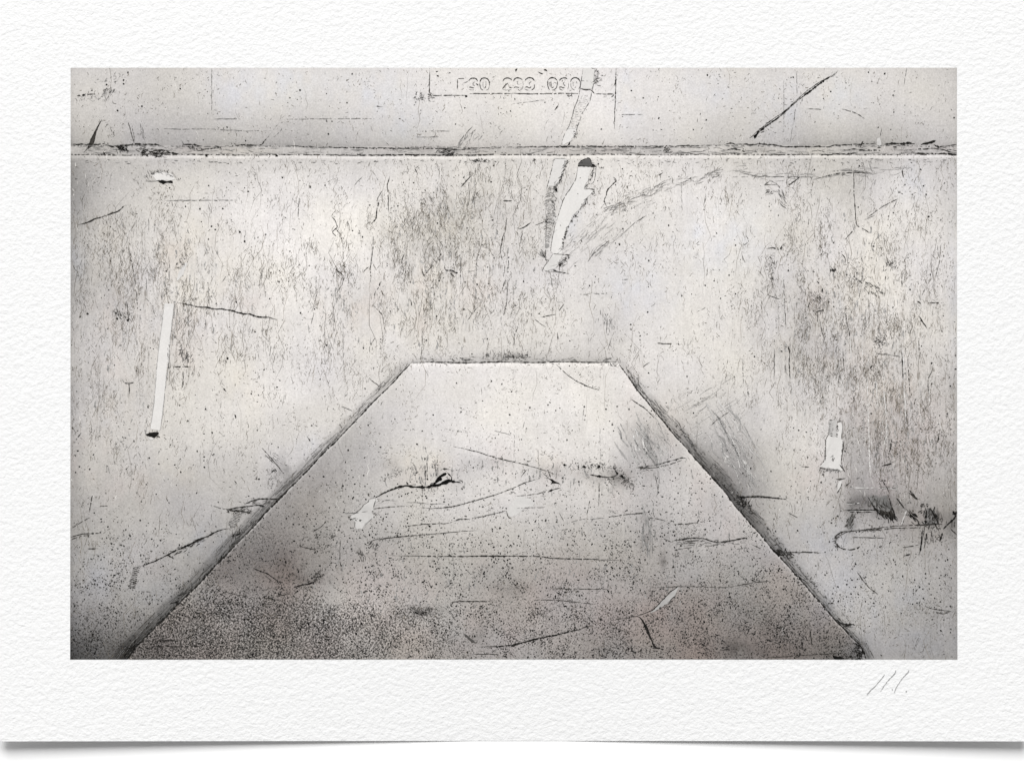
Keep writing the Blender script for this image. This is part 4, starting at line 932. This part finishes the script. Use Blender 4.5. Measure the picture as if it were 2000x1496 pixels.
      (LL((1550,1178),(1590,1220),(1620,1252)),2.0,38,0),(LL((1540,1185),(1600,1240)),1.0,60,0),(LL((1200,90),(1218,68)),2.4,40,0),(LL((1750,110),(1715,180)),1.2,60,.1),(LL((1715,220),(1720,300)),1.2,60,.15),(LL((1810,680),(1800,740)),1.8,45,.1),(LL((1950,95),(1970,95)),2.6,40,0),(LL((1955,120),(1940,200)),1.4,60,.1),(LL((0,1240),(60,1225),(150,1228),(300,1232),(455,1246)),[3.6,2.4,1.8,1.8,2.6],26,0),(LL((100,1225),(200,1215),(330,1230)),1.2,50,0),(LL((455,1215),(458,1246)),1.3,50,0),(LL((985,1130),(1020,1100)),1.8,40,0),(LL((590,960),(660,960)),1.3,65,.2),
      (P((360,376),(480,380),(640,376),(780,383)),[2.2,1.8,1.4,0.8],42,.05),(P((1080,545),(1120,610),(1170,670),(1270,752)),1.2,58,.05),(P((1095,560),(1160,660),(1240,740)),1.0,70,.1),(P((1690,860),(1800,886),(1922,900)),1.2,55,.05),(P((1780,905),(1850,927),(1900,905)),1.1,60,.05),(P((1490,333),(1560,325),(1630,310)),1.2,55,.05),(P((1500,405),(1555,395)),2.6,30,0),(P((480,30),(560,70)),1.0,70,.1),(P((1500,1050),(1550,1075)),1.3,55,.1),
      (M((40,245),(150,212),(300,207)),1.6,45,.08),(M((45,262),(130,232),(220,222)),1.1,60,.15),(M((50,160),(120,115),(222,60)),1.1,75,.1),(M((190,345),(270,345)),1.6,45,.15),(J((728,175),(780,215),(822,247)),1.2,48,.05),(J((180,690),(210,737)),2.4,32,0),(J((485,425),(585,465)),0.9,85,.05),(J((755,40),(750,100)),0.8,95,.1)]:
    scratch(pts, w, c, gap=gp)

m = Marks(); m.hatch([(1395,812),(1440,870),(1470,935)], 22, 50, 62, 16, 0.3, 172, 4); m.hatch([(1330,800),(1420,760)], 14, 40, -33, 12, 0.4, 165, 5); m.hatch([(1270,840),(1290,900)], 22, 40, 70, 14, 0.4, 165, 8); m.hatch([(1390,815),(1430,860),(1465,930)], 30, 45, 62, 15, 2.4, 186, 3); m.hatch([(1400,830),(1455,910)], 12, 50, 62, 16, 1.2, 196, 4); m.build("scuff", "soft slanting wipe marks right of the panel")
m = Marks(); m.hatch([(1228,840),(1262,880),(1290,890)], 40, 40, 66, 14, 2.2, 192, 6); m.hatch([(1230,830),(1285,900)], 16, 34, 66, 14, 0.9, 170, 6); m.hatch([(1262,1010),(1266,1070)], 26, 26, 86, 6, 1.8, 150, 6); m.build("scuff", "grey wipe marks on the right of the panel")
m = Marks(); m.hatch(C((850,1300),(1100,1190),(1450,1070),(1850,970)), 90, 22, -20, 7, 0.45, 130, 10); m.hatch(D((0,965),(400,1005),(800,990),(1500,930)), 60, 24, -3, 5, 0.45, 135, 6); m.build("scuff", "long soft sweep curving right from the torn tape")
# stamped scribble at the far upper left
m = Marks(); m.rib(A((95,285),(165,278)), 2.4, 30, gap=0.15); m.rib(A((170,270),(270,270)), 1.9, 40, gap=0.2); m.hatch(A((330,265),(390,230),(440,240)), 30, 9, -45, 4, 0.6, 95, 18); m.hatch(A((100,300),(400,310)), 50, 5, 70, 4, 0.7, 110, 50); m.hatch(A((280,170),(540,90)), 26, 6, -30, 4, 0.6, 120, 30); m.dots(A((545,78),(355,185),(505,145)), 1.8, 40); m.build("scuff", "dark scribbled scuff at the upper left")
m = Marks(); m.poly(E((1060,420),(1075,430),(1040,520),(990,590),(975,575),(1010,480)), 223); m.hatch(E((1050,380),(1000,450)), 40, 5, 60, 5, 0.9, 70, 50); m.build("scuff")
m = Marks(); m.hatch(E((1000,1180),(1060,1260),(1080,1340)), 60, 8, -50, 5, 0.8, 85, 30); m.hatch(E((440,860),(540,930)), 40, 6, 80, 5, 1.0, 60, 30); m.dots(E((440,870),(545,935),(450,920),(185,875),(1430,1272),(1580,236),(1540,150)), 2.2, 35); m.build("scuff")
m = Marks(); m.poly(D((1265,662),(1288,655),(1305,700),(1292,742),(1262,722)), 205); m.rib(D((1110,745),(1140,685)), 2.6, 30); m.rib(D((1095,735),(1120,720)), 2.0, 35); m.rib(D((1265,742),(1300,740)), 1.8, 40); m.rib(D((1305,570),(1290,640)), 0.9, 80); m.rib(C((1900,712),(1950,700),(1980,714)), 2.6, 25); m.build("paint_chip", "pale oval chip on the right part of the seam")
m = Marks(); m.hatch(D((390,1090),(440,1260)), 22, 12, 62, 5, 0.6, 100, 12); m.hatch(D((290,1140),(350,1150)), 10, 8, 150, 3, 1.0, 70, 20); m.build("scuff")
m = Marks(); m.hatch(B((1700,640),(1520,700)), 40, 12, -60, 7, 0.5, 135, 15); m.hatch(B((1620,860),(1700,860),(1800,855)), 40, 5, 20, 2, 1.0, 60, 40); m.hatch(B((1140,290),(1300,290)), 60, 5, 40, 5, 0.9, 75, 60); m.build("scuff")
m = Marks(); m.hatch(C((850,1300),(950,1270),(1060,1230)), 34, 16, -25, 5, 0.5, 130, 15); m.hatch(G((480,360),(800,60)), 50, 26, -45, 16, 0.35, 150, 8); m.hatch(G((680,400),(1000,140)), 16, 30, -42, 4, 0.4, 140, 8); m.hatch(G((800,900),(880,1000)), 40, 8, 85, 6, 0.6, 110, 12); m.build("scuff", "fan of fine slanting hair scratches right of the torn tape")
m = Marks(); m.hatch(G((-30,1245),(140,1260)), 80, 5, 40, 4, 0.8, 70, 60); m.hatch(F((1740,1245),(2000,1250)), 60, 5, 50, 4, 0.7, 80, 60); m.build("smudge", "dark smudge above the panel's top edge")
m = Marks(); m.hatch(F((1430,1260),(1600,1290)), 24, 5, 30, 3, 0.9, 80, 60)
m.hatch(H((730,740),(760,840)), 40, 6, 80, 8, 0.9, 60, 40); m.hatch(H((1050,560),(1300,690)), 70, 6, 60, 8, 0.9, 65, 50); m.hatch(H((860,490),(890,500)), 18, 5, 60, 3, 1.4, 35, 60); m.hatch(H((330,380),(340,620)), 44, 7, 80, 4, 0.8, 75, 40); m.hatch(H((1340,470),(1430,400)), 50, 6, 95, 6, 0.9, 65, 30); m.hatch(H((1230,1110),(1340,1130)), 40, 5, 20, 4, 1.0, 55, 50); m.build("scuff")
# dark tangle at the far right
m = Marks()
m.poly(W((450,340),(530,470),(600,555),(680,640),(715,615),(770,632),(830,662),(880,690),(915,715),(872,580),(832,480),(792,380),(775,300),(650,330)), 126, jag=1.8, shade=16)
m.poly(W((540,490),(600,555),(680,642),(715,612),(770,630),(830,658),(915,715),(868,570),(838,510),(780,575),(720,575),(640,560)), 62, jag=1.8, shade=14, layer=L_MARK)
m.hatch(W((480,400),(700,520),(820,520)), 110, 9, 70, 6, 0.8, 55, 20); m.hatch(W((640,600),(900,690)), 60, 8, 65, 3, 1.4, 22, 15)
m.rib(W((450,330),(530,465),(600,560),(680,640)), [1.2,1.8,2.8,2.0], 26); m.rib(W((778,290),(830,460),(870,580),(915,715)), [1.4,2.0,2.8,1.6], 22); m.rib(W((700,80),(760,170),(800,262)), 1.5, 45); m.rib(W((670,70),(750,68)), 2.4, 40, gap=0.1)
m.build("gouge", "black saw-edged gouge near the right edge")
m = Marks()
m.poly(W((1390,540),(1480,528),(1535,600),(1600,720),(1620,790),(1390,780)), 124, jag=2.2, shade=16); m.hatch(W((1400,600),(1600,700)), 90, 11, 85, 6, 0.9, 45, 15); m.rib(W((1405,550),(1390,770)), 2.6, 24); m.rib(W((1450,520),(1530,620),(1610,790)), [2.0,3.2,1.6], 24); m.rib(W((1320,730),(1380,785)), 1.8, 30); m.rib(W((1340,545),(1300,560),(1260,590)), 1.8, 35)
m.rib(W((1340,850),(1325,1050),(1305,1180),(1278,1310)), [2.0,3.6,2.6,1.2], 22); m.rib(W((1412,920),(1390,1040),(1365,1160)), 2.2, 32, gap=0.08); m.rib(W((1490,870),(1470,1080)), 1.6, 42, gap=0.12); m.rib(W((1660,920),(1635,1000),(1620,1065)), 2.4, 30); m.rib(W((1370,820),(1355,960)), 1.5, 40)
m.hatch(W((1320,780),(1640,790)), 50, 7, 80, 5, 0.9, 50, 50); m.hatch(W((1400,900),(1600,1050)), 60, 6, 80, 8, 0.9, 70, 40); m.hatch(W((1130,600),(1240,690)), 44, 10, 45, 3, 1.4, 28, 12); m.hatch(W((1320,470),(1420,465)), 20, 4, 0, 2, 1.4, 45, 40); m.rib(W((1545,490),(1500,580)), 1.6, 40)
m.rib(W((1895,590),(1860,680),(1720,800),(1680,855)), [4.5,3.0,2.2,2.2], 22); m.rib(W((1780,830),(1895,945)), 1.6, 40); m.rib(W((1862,680),(1852,850)), 1.6, 40, gap=0.1); m.rib(W((1815,730),(1815,840)), 1.2, 50); m.hatch(W((1850,590),(1890,600)), 24, 5, 40, 3, 1.8, 24, 60)
m.build("gouge", "tangled black gouges at the right edge")
m = Marks()
m.rib(P((1130,300),(1100,340),(1012,356),(930,336),(900,295),(880,250),(920,210),(1000,186)), 1.8, 48, gap=0.08); m.hatch(P((920,330),(890,280),(920,220)), 30, 6, 30, 3, 1.0, 60, 40)
m.rib(W((0,960),(130,890),(300,875),(560,850),(760,820),(940,800),(1000,805),(1200,790),(1380,780),(1660,775)), [1.6,1.6,1.2,1.6,1.2,1.2,0.6,1.6,2.4,2.2], 42, gap=0.06); m.rib(W((400,885),(700,856),(860,840),(1080,836),(1300,825)), 1.4, 52, gap=0.14); m.hatch(W((400,870),(640,850)), 30, 6, -8, 2, 1.0, 60, 25)
m.rib(W((200,985),(460,992),(725,996)), 1.4, 50, gap=0.05)
m.build("scratch", "looped scratch under the dark gouge at the right")
m = Marks(); m.rib(W((110,428),(200,434),(290,436)), 1.8, 26); m.rib(W((100,440),(200,446),(320,430)), 1.4, 225); m.rib(W((75,552),(300,550),(585,545)), [1.4,2.6,2.0], 22); m.rib(W((140,575),(290,575),(520,578)), 1.5, 40, gap=0.1); m.rib(W((150,562),(300,564),(560,562)), 1.2, 205); m.rib(W((285,575),(292,605)), 2.0, 30)
m.poly(W((120,855),(130,700),(200,592),(272,592),(222,680),(160,842)), 136, jag=1.0); m.hatch(W((140,800),(200,620)), 50, 10, 115, 3, 0.9, 70, 15); m.rib(W((150,185),(400,188),(640,190),(960,205)), 1.4, 218, gap=0.05); m.rib(W((640,182),(780,186),(920,188)), 1.4, 45, gap=0.1)
m.rib(W((920,350),(1000,460),(1052,525)), 1.8, 38, gap=0.05); m.rib(W((1130,228),(1200,295),(1262,378)), 1.7, 36); m.rib(W((1118,262),(1220,365)), 1.0, 60); m.rib(W((1080,560),(1030,680),(990,800)), 2.2, 205, gap=0.06)
m.build("scratch", "short level gouges left of the saw-edged gouge")
# pale vertical hair scratches at the right
m = Marks()
for pts, w in [(LL((1482,0),(1500,200),(1512,400),(1515,560)),1.5),(LL((1175,120),(1182,400),(1192,760),(1203,1080)),1.4),(LL((1320,260),(1340,420),(1352,760)),1.3),(LL((1250,160),(1272,440)),1.2),(LL((1090,180),(1100,300)),1.1),(LL((510,200),(510,460)),1.1),
               (H((420,450),(430,700),(445,1000)),1.6),(H((480,760),(485,1100)),1.2),(H((860,600),(870,850),(880,1000)),1.5),(H((930,650),(945,950)),1.2),(H((590,1130),(592,1300)),1.1),(H((1025,1100),(1032,1300)),1.2),(H((1490,1180),(1500,1362)),1.6),(H((1130,1120),(1140,1362)),1.0),(LL((1640,440),(1650,560)),1.2),(LL((1720,240),(1728,400)),1.4),(LL((590,0),(590,120)),1.0),
               (K((1590,620),(1750,510),(1990,395)),1.1),(K((1600,700),(1690,650)),1.2),(E((525,220),(580,90)),1.4),(LL((0,410),(90,310)),1.0),(I((408,40),(425,130)),1.0)]:
    Marks().rib(pts, w, 222, rough=0.4).build("hairline_scratch", "pale hair-thin scratch")
scratch(K((1755,598),(1830,535),(1925,475)), 1.1, 60)

# ---- ragged dark edging along the panel's sides
m = Marks()
ys = np.arange(712, 1286, 4.0)
m.rib([(xl(y) - 0.6, y) for y in ys], np.interp(ys, [712,850,1000,1286], [1.7,2.0,2.8,3.8]), 26, rough=0.4, gap=0.03, wob=0.5, taper=False)
for _ in range(150):
    y = rng.uniform(716, 1270); kk = (y - 709) / 578; l = rng.uniform(8, 50); off = abs(rng.normal(0, 7 + 4 * kk)) + 1
    if off > 30: continue
    y2 = min(y + l, 1286)
    m.rib([(xl(y) - off * 1.35, y), (xl((y + y2) / 2) - off * 1.35 + rng.normal(0, 1), (y + y2) / 2), (xl(y2) - off * 1.35 + rng.normal(0, 2), y2)], rng.uniform(0.3, 0.65) * (1 + 0.5 * kk), rng.uniform(60, 130), gap=0.08, wob=0.7)
for _ in range(70):
    y = rng.uniform(1000, 1280); off = abs(rng.normal(0, 6))
    m.hatch([(xl(y) - off - 2, y), (xl(y) - off - 3, y + 1)], 1, 8, 130, 1, 1.3, 34, 20)
m.rib(M((530,1236),(590,1215),(645,1190),(700,1150)), [2.6,2.2,2.6,1.4], 22); m.rib(M((560,1255),(620,1225)), 1.6, 30); m.hatch(M((540,1245),(640,1200)), 26, 10, -25, 3, 1.2, 35, 18)
m.rib(M((920,830),(960,825),(1000,815)), 2.2, 28); m.rib(M((985,765),(1100,725)), 1.6, 35); m.hatch(M((1480,250),(1560,180)), 22, 8, 130, 3, 1.2, 34, 20)
m.rib(J((820,270),(840,240)), 2.0, 40)
m.build("panel_edge", "dark scored edge down the panel's left side")
m = Marks()
m.rib([(xr(y) + 0.6, y) for y in ys], np.interp(ys, [712,800,1000,1286], [1.6,2.0,2.4,3.0]), 30, rough=0.4, gap=0.03, wob=0.5, taper=False)
for _ in range(240):
    y = rng.uniform(716, 1270); bulge = 1 + 1.4 * math.exp(-((y - 950) / 150) ** 2); l = rng.uniform(4, 30); off = abs(rng.normal(0, 6.5 * bulge)) + 1
    if off > 30: continue
    y2 = min(y + l, 1286)
    m.rib([(xr(y) + off * 1.3, y), (xr((y + y2) / 2) + off * 1.3 + rng.normal(0, 1.5), (y + y2) / 2), (xr(y2) + off * 1.3 + rng.normal(0, 3), y2)], rng.uniform(0.35, 0.95), rng.uniform(45, 120), gap=0.06, wob=0.9)
for _ in range(120):
    y = rng.uniform(830, 1180); off = rng.uniform(14, 26)
    m.hatch([(xr(y) + off, y), (xr(y) + off + 1, y + 1)], 1, 6, -30 + rng.normal(0, 40), 2, 0.9, 50, 20)
m.rib(P((880,965),(930,1000),(985,1020),(1045,1018)), [2.0,2.4,3.4,3.6], 24); m.rib(P((900,970),(960,1030),(1050,1040)), 1.4, 35); m.rib(P((560,590),(640,640)), 2.0, 34)
m.rib(P((340,360),(380,400),(440,400)), 2.2, 28); m.hatch(LL((20,1240),(120,1330)), 90, 7, 40, 6, 1.3, 30, 50); m.hatch(P((380,370),(500,400)), 40, 8, 30, 4, 1.2, 32, 40)
m.build("panel_edge", "black ragged edge down the panel's right side")
m = Marks()
xs2 = np.arange(806, 1204, 4.0)
m.rib([(x, ytop(x) - 0.9) for x in xs2], 1.6, 48, rough=0.5, gap=0.04, wob=0.5); m.hatch([(815, 712), (1200, 710)], 50, 4, 20, 5, 0.6, 120, 60); m.hatch([(820, 704), (1190, 702)], 90, 10, 0, 3, 0.6, 95, 15)
m.hatch(K((870,40),(925,55)), 24, 4, 40, 3, 0.9, 70, 50)
m.build("panel_edge", "thin dark line along the panel's top edge")

# ------------------------------------------------------------------ the uncountable small stuff: specks and hair scratches
def scatter(n, dens, seed):
    r = np.random.default_rng(seed)
    k = max(n * 10, 250000); X = r.uniform(PX0 + 2, PX1 - 2, k); Yv = r.uniform(PY0 + 2, PY1 - 2, k)
    d = dens(X, Yv)
    keep = r.random(len(X)) < d
    return X[keep][:n], Yv[keep][:n]

def dens_speck(x, y):
    pan = in_panel(x, y)
    d = 0.12 + 0.30 * sstep(700, 1150, y) + 0.2 * blob(x, y, 880, 500, 160, 150) + 0.15 * blob(x, y, 1700, 700, 220, 200)
    d = d + np.where(pan, 0.10 + 0.18 * sstep(900, 1150, y), 0)
    d = d * np.where((y > 309) | pan, 1, 0.6) - 0.4 * blob(x, y, 1790, 1260, 90, 34)
    return np.clip(d * (0.15 + 1.9 * np.clip(0.35 + 1.1 * value_noise(x, y, 50, 81, 3), 0, 1) ** 1.3), 0.005, 1)

def speck_mesh(name, n, seed, rmin, rmax, cmin, cmax, label, dens=dens_speck):
    x, y = scatter(n, dens, seed)
    r = np.random.default_rng(seed + 1)
    n = len(x); k = 6
    rad = rmin + (rmax - rmin) * r.random(n) ** 4.0
    ang = r.random(n) * 6.28; ecc = r.uniform(0.45, 1.0, n)
    a = np.linspace(0, 2 * math.pi, k, endpoint=False)[None, :]
    rr = rad[:, None] * r.uniform(0.6, 1.25, (n, k))
    ex = np.cos(a) * rr; ey = np.sin(a) * rr * ecc[:, None]
    X = x[:, None] + ex * np.cos(ang)[:, None] - ey * np.sin(ang)[:, None]
    Yv = y[:, None] + ex * np.sin(ang)[:, None] + ey * np.cos(ang)[:, None]
    c = np.repeat(r.uniform(cmin, cmax, n), k)
    o = make_mesh(name, place(np.clip(X.ravel(), PX0, PX1), np.clip(Yv.ravel(), PY0, PY1), L_LOOSE), np.arange(n * k).reshape(n, k), mat_ink, pic,
                  {"tone": alb(np.stack([c, c * 0.98, c * 0.95], -1)), "grain": np.full(n * k, 0.1)})
    o["kind"] = "stuff"; o["label"] = label
speck_mesh("ink_speck", 9000, 101, 0.30, 2.2, 25, 95, "small black ink specks peppered over the picture")
def dens_coarse(x, y):
    pan = in_panel(x, y)
    d = 0.55 * sstep(1090, 1220, y) * (0.48 + 0.52 * sstep(1000, 520, x)) * pan + 0.20 * sstep(860, 1080, y) * pan + 0.10 * sstep(980, 1150, y) + 0.16 * sstep(420, 200, x) * sstep(1000, 1120, y) + 0.30 * blob(x, y, 170, 1265, 80, 50)
    d = d * (0.12 + 2.2 * np.clip(0.35 + 1.1 * value_noise(x, y, 26, 91, 4), 0, 1) ** 1.5)
    return np.clip(d - 0.5 * blob(x, y, 1790, 1260, 100, 40), 0, 1)
speck_mesh("ink_speck", 52000, 141, 0.40, 2.1, 10, 65, "dense black flecks along the bottom of the picture", dens_coarse)

def hair_mesh(name, n, dens, ang_fn, seed, lmin, lmax, wmin, wmax, cmin, cmax, label):
    x, y = scatter(n, dens, seed)
    r = np.random.default_rng(seed + 1)
    n = len(x); k = 5
    L = lmin + (lmax - lmin) * r.random(n) ** 3.0
    a = ang_fn(x, y, r)
    bend = r.normal(0, 0.05, n); kink = r.normal(0, 0.06, (n, k))
    t = np.linspace(-0.5, 0.5, k)[None, :]
    al = L[:, None] * t; ac = L[:, None] * (bend[:, None] * (1 - 4 * t * t) + kink)
    cx = x[:, None] + al * np.cos(a)[:, None] - ac * np.sin(a)[:, None]
    cy = y[:, None] + al * np.sin(a)[:, None] + ac * np.cos(a)[:, None]
    w = (r.uniform(wmin, wmax, n)[:, None] * r.uniform(0.4, 1.5, (n, k)) * np.array([0.3, 0.9, 1.1, 0.9, 0.3])[None, :]) / 2
    nx_, ny_ = -np.sin(a)[:, None], np.cos(a)[:, None]
    X = np.stack([cx + nx_ * w, cx - nx_ * w], -1).reshape(n, -1); Yv = np.stack([cy + ny_ * w, cy - ny_ * w], -1).reshape(n, -1)
    base = (np.arange(n) * 2 * k)[:, None]
    q = np.concatenate([base + np.array([2 * i, 2 * i + 1, 2 * i + 3, 2 * i + 2])[None, :] for i in range(k - 1)], 0)
    c = np.repeat(r.uniform(cmin, cmax, n), 2 * k)
    o = make_mesh(name, place(np.clip(X.ravel(), PX0, PX1), np.clip(Yv.ravel(), PY0, PY1), L_LOOSE + 0.00003), q, mat_ink, pic,
                  {"tone": alb(np.stack([c * 1.02, c * 0.95, c * 0.84], -1) if cmax < 200 else np.stack([c, c * 0.985, c * 0.965], -1)), "grain": np.full(n * 2 * k, 0.1)})
    o["kind"] = "stuff"; o["label"] = label

def dens_streak(x, y):
    d = 0.08 + 0.60 * blob(x, y, 880, 500, 150, 170) + 0.35 * blob(x, y, 660, 590, 90, 130) + 0.60 * blob(x, y, 330, 560, 190, 130) + 0.36 * blob(x, y, 1600, 600, 130, 190) + 0.28 * blob(x, y, 1740, 600, 110, 170) + 0.40 * blob(x, y, 1760, 820, 120, 140) + 0.16 * blob(x, y, 1350, 390, 260, 70) + 0.40 * blob(x, y, 220, 770, 110, 120)
    return np.where(in_panel(x, y) | (y < 312), 0.01, np.clip(d * (0.06 + 2.6 * np.clip(0.25 + 1.1 * value_noise(x * 1.5, y * 0.7, 34, 83, 3), 0, 1) ** 1.4), 0, 1))
hair_mesh("hair_scratch", 26000, dens_streak, lambda x, y, r: math.pi / 2 + r.normal(0, 0.36, len(x)), 201, 1.5, 15, 0.20, 0.62, 50, 140, "fine upright hair scratches over the metal")
hair_mesh("hair_scratch", 900, dens_streak, lambda x, y, r: math.pi / 2 + r.normal(0.03, 0.07, len(x)), 251, 25, 130, 0.18, 0.5, 70, 150, "long faint upright streaks over the metal")
def dens_any(x, y):
    d = 0.16 + 0.35 * blob(x, y, 1760, 890, 120, 130) + 0.10 * in_panel(x, y) + 0.2 * blob(x, y, 870, 470, 170, 150) + 0.2 * blob(x, y, 1650, 600, 230, 200) + 0.1 * sstep(900, 1200, y)
    return np.clip(d * (0.08 + 2.4 * np.clip(0.25 + 1.1 * value_noise(x, y, 40, 85, 3), 0, 1) ** 1.4), 0, 1)
hair_mesh("hair_scratch", 13000, dens_any, lambda x, y, r: r.uniform(0, math.pi, len(x)), 301, 1.2, 7, 0.3, 0.85, 45, 140, "fine stray hair scratches in every direction")
def dens_pale(x, y):
    d = 0.3 * blob(x, y, 870, 510, 170, 160) + 0.3 * blob(x, y, 330, 560, 180, 130) + 0.6 * blob(x, y, 1680, 700, 190, 230) + 0.05
    return np.where(y < 312, 0.02, d) * sstep(1000, 940, y)
hair_mesh("hair_scratch", 2600, dens_pale, lambda x, y, r: math.pi / 2 + r.normal(0, 0.25, len(x)), 401, 4, 34, 0.4, 1.2, 214, 234, "fine pale hair scratches over the metal")
# ------------------------------------------------------------------ larger loose dots one can see singly
m = Marks()
m.dots(A((1010,222),(1425,562),(1262,1080),(1185,1287),(1915,1008),(1388,1285),(670,378)) + B((340,1078),(208,1095),(985,1262),(118,234),(535,345),(580,90),(370,622),(1815,1047)) + C((1165,302),(1610,585),(1060,238),(1735,100))
       + D((1405,280),(1510,1073),(1697,1160),(1097,1272),(1330,90),(1105,905),(1675,1083),(1650,938),(705,940)) + F((122,868),(352,1155),(1340,72),(1240,1110)) + G((1215,405),(1390,92),(952,262),(985,122),(102,588),(1985,268))
       + H((878,245),(475,492),(1720,15),(415,1210),(1555,662),(175,1255)) + I((1015,1007),(1078,553),(1500,512),(1160,822),(600,735),(82,1010),(1293,658),(735,882),(1236,448)) + J((1507,218),(1547,474),(1302,500),(1910,227),(222,595),(1655,968),(1980,497))
       + K((320,412),(642,427),(488,722),(1553,160),(1610,483),(1038,450),(158,435),(890,585),(1910,815)) + LL((980,822),(1885,490),(1912,245),(140,975),(320,1000),(782,1028),(1650,622)) + M((567,232),(283,410),(405,632),(690,930),(735,835),(435,770))
       + N((182,38),(465,180),(1085,385),(1443,318),(180,478),(1605,1265)) + O((620,760),(655,787),(868,792),(1905,640),(585,965),(1310,1110)) + P((838,282),(1888,440),(1690,565),(1425,485),(1915,1057),(1912,1087),(1595,622),(660,773),(640,857)), 1.6, 30)
m.build("ink_dot", "larger black dots scattered over the picture", "stuff")

# ------------------------------------------------------------------ pencil signature in the lower margin
Marks.clip = False
Q = T(1640, 1270, 0.1)
m = Marks()
m.rib(Q((865,455),(850,490),(760,600),(660,715),(590,775),(520,855)), [0.9,1.5,1.4,1.5,1.6,1.9], 150, rough=0.2, wob=0.3, step=1.5, taper=False)
m.rib(Q((1085,380),(1088,410),(1060,450),(980,530),(880,650),(820,745),(790,785)), [2.2,2.2,1.8,1.5,1.4,1.3,1.0], 150, rough=0.2, wob=0.3, step=1.5, taper=False)
m.rib(Q((1342,375),(1340,405),(1300,445),(1210,540),(1130,660),(1080,745),(1060,815)), [2.6,2.4,1.8,1.5,1.4,1.3,0.9], 150, rough=0.2, wob=0.3, step=1.5, taper=False)
m.dots(Q((1292,790),), 1.7, 150)
m.dots(Q((1020,755),), 1.2, 190)
sig = m.build("signature", "grey pencil signature of three slanting strokes in the lower right margin", parent=root, mat=mat_pencil)
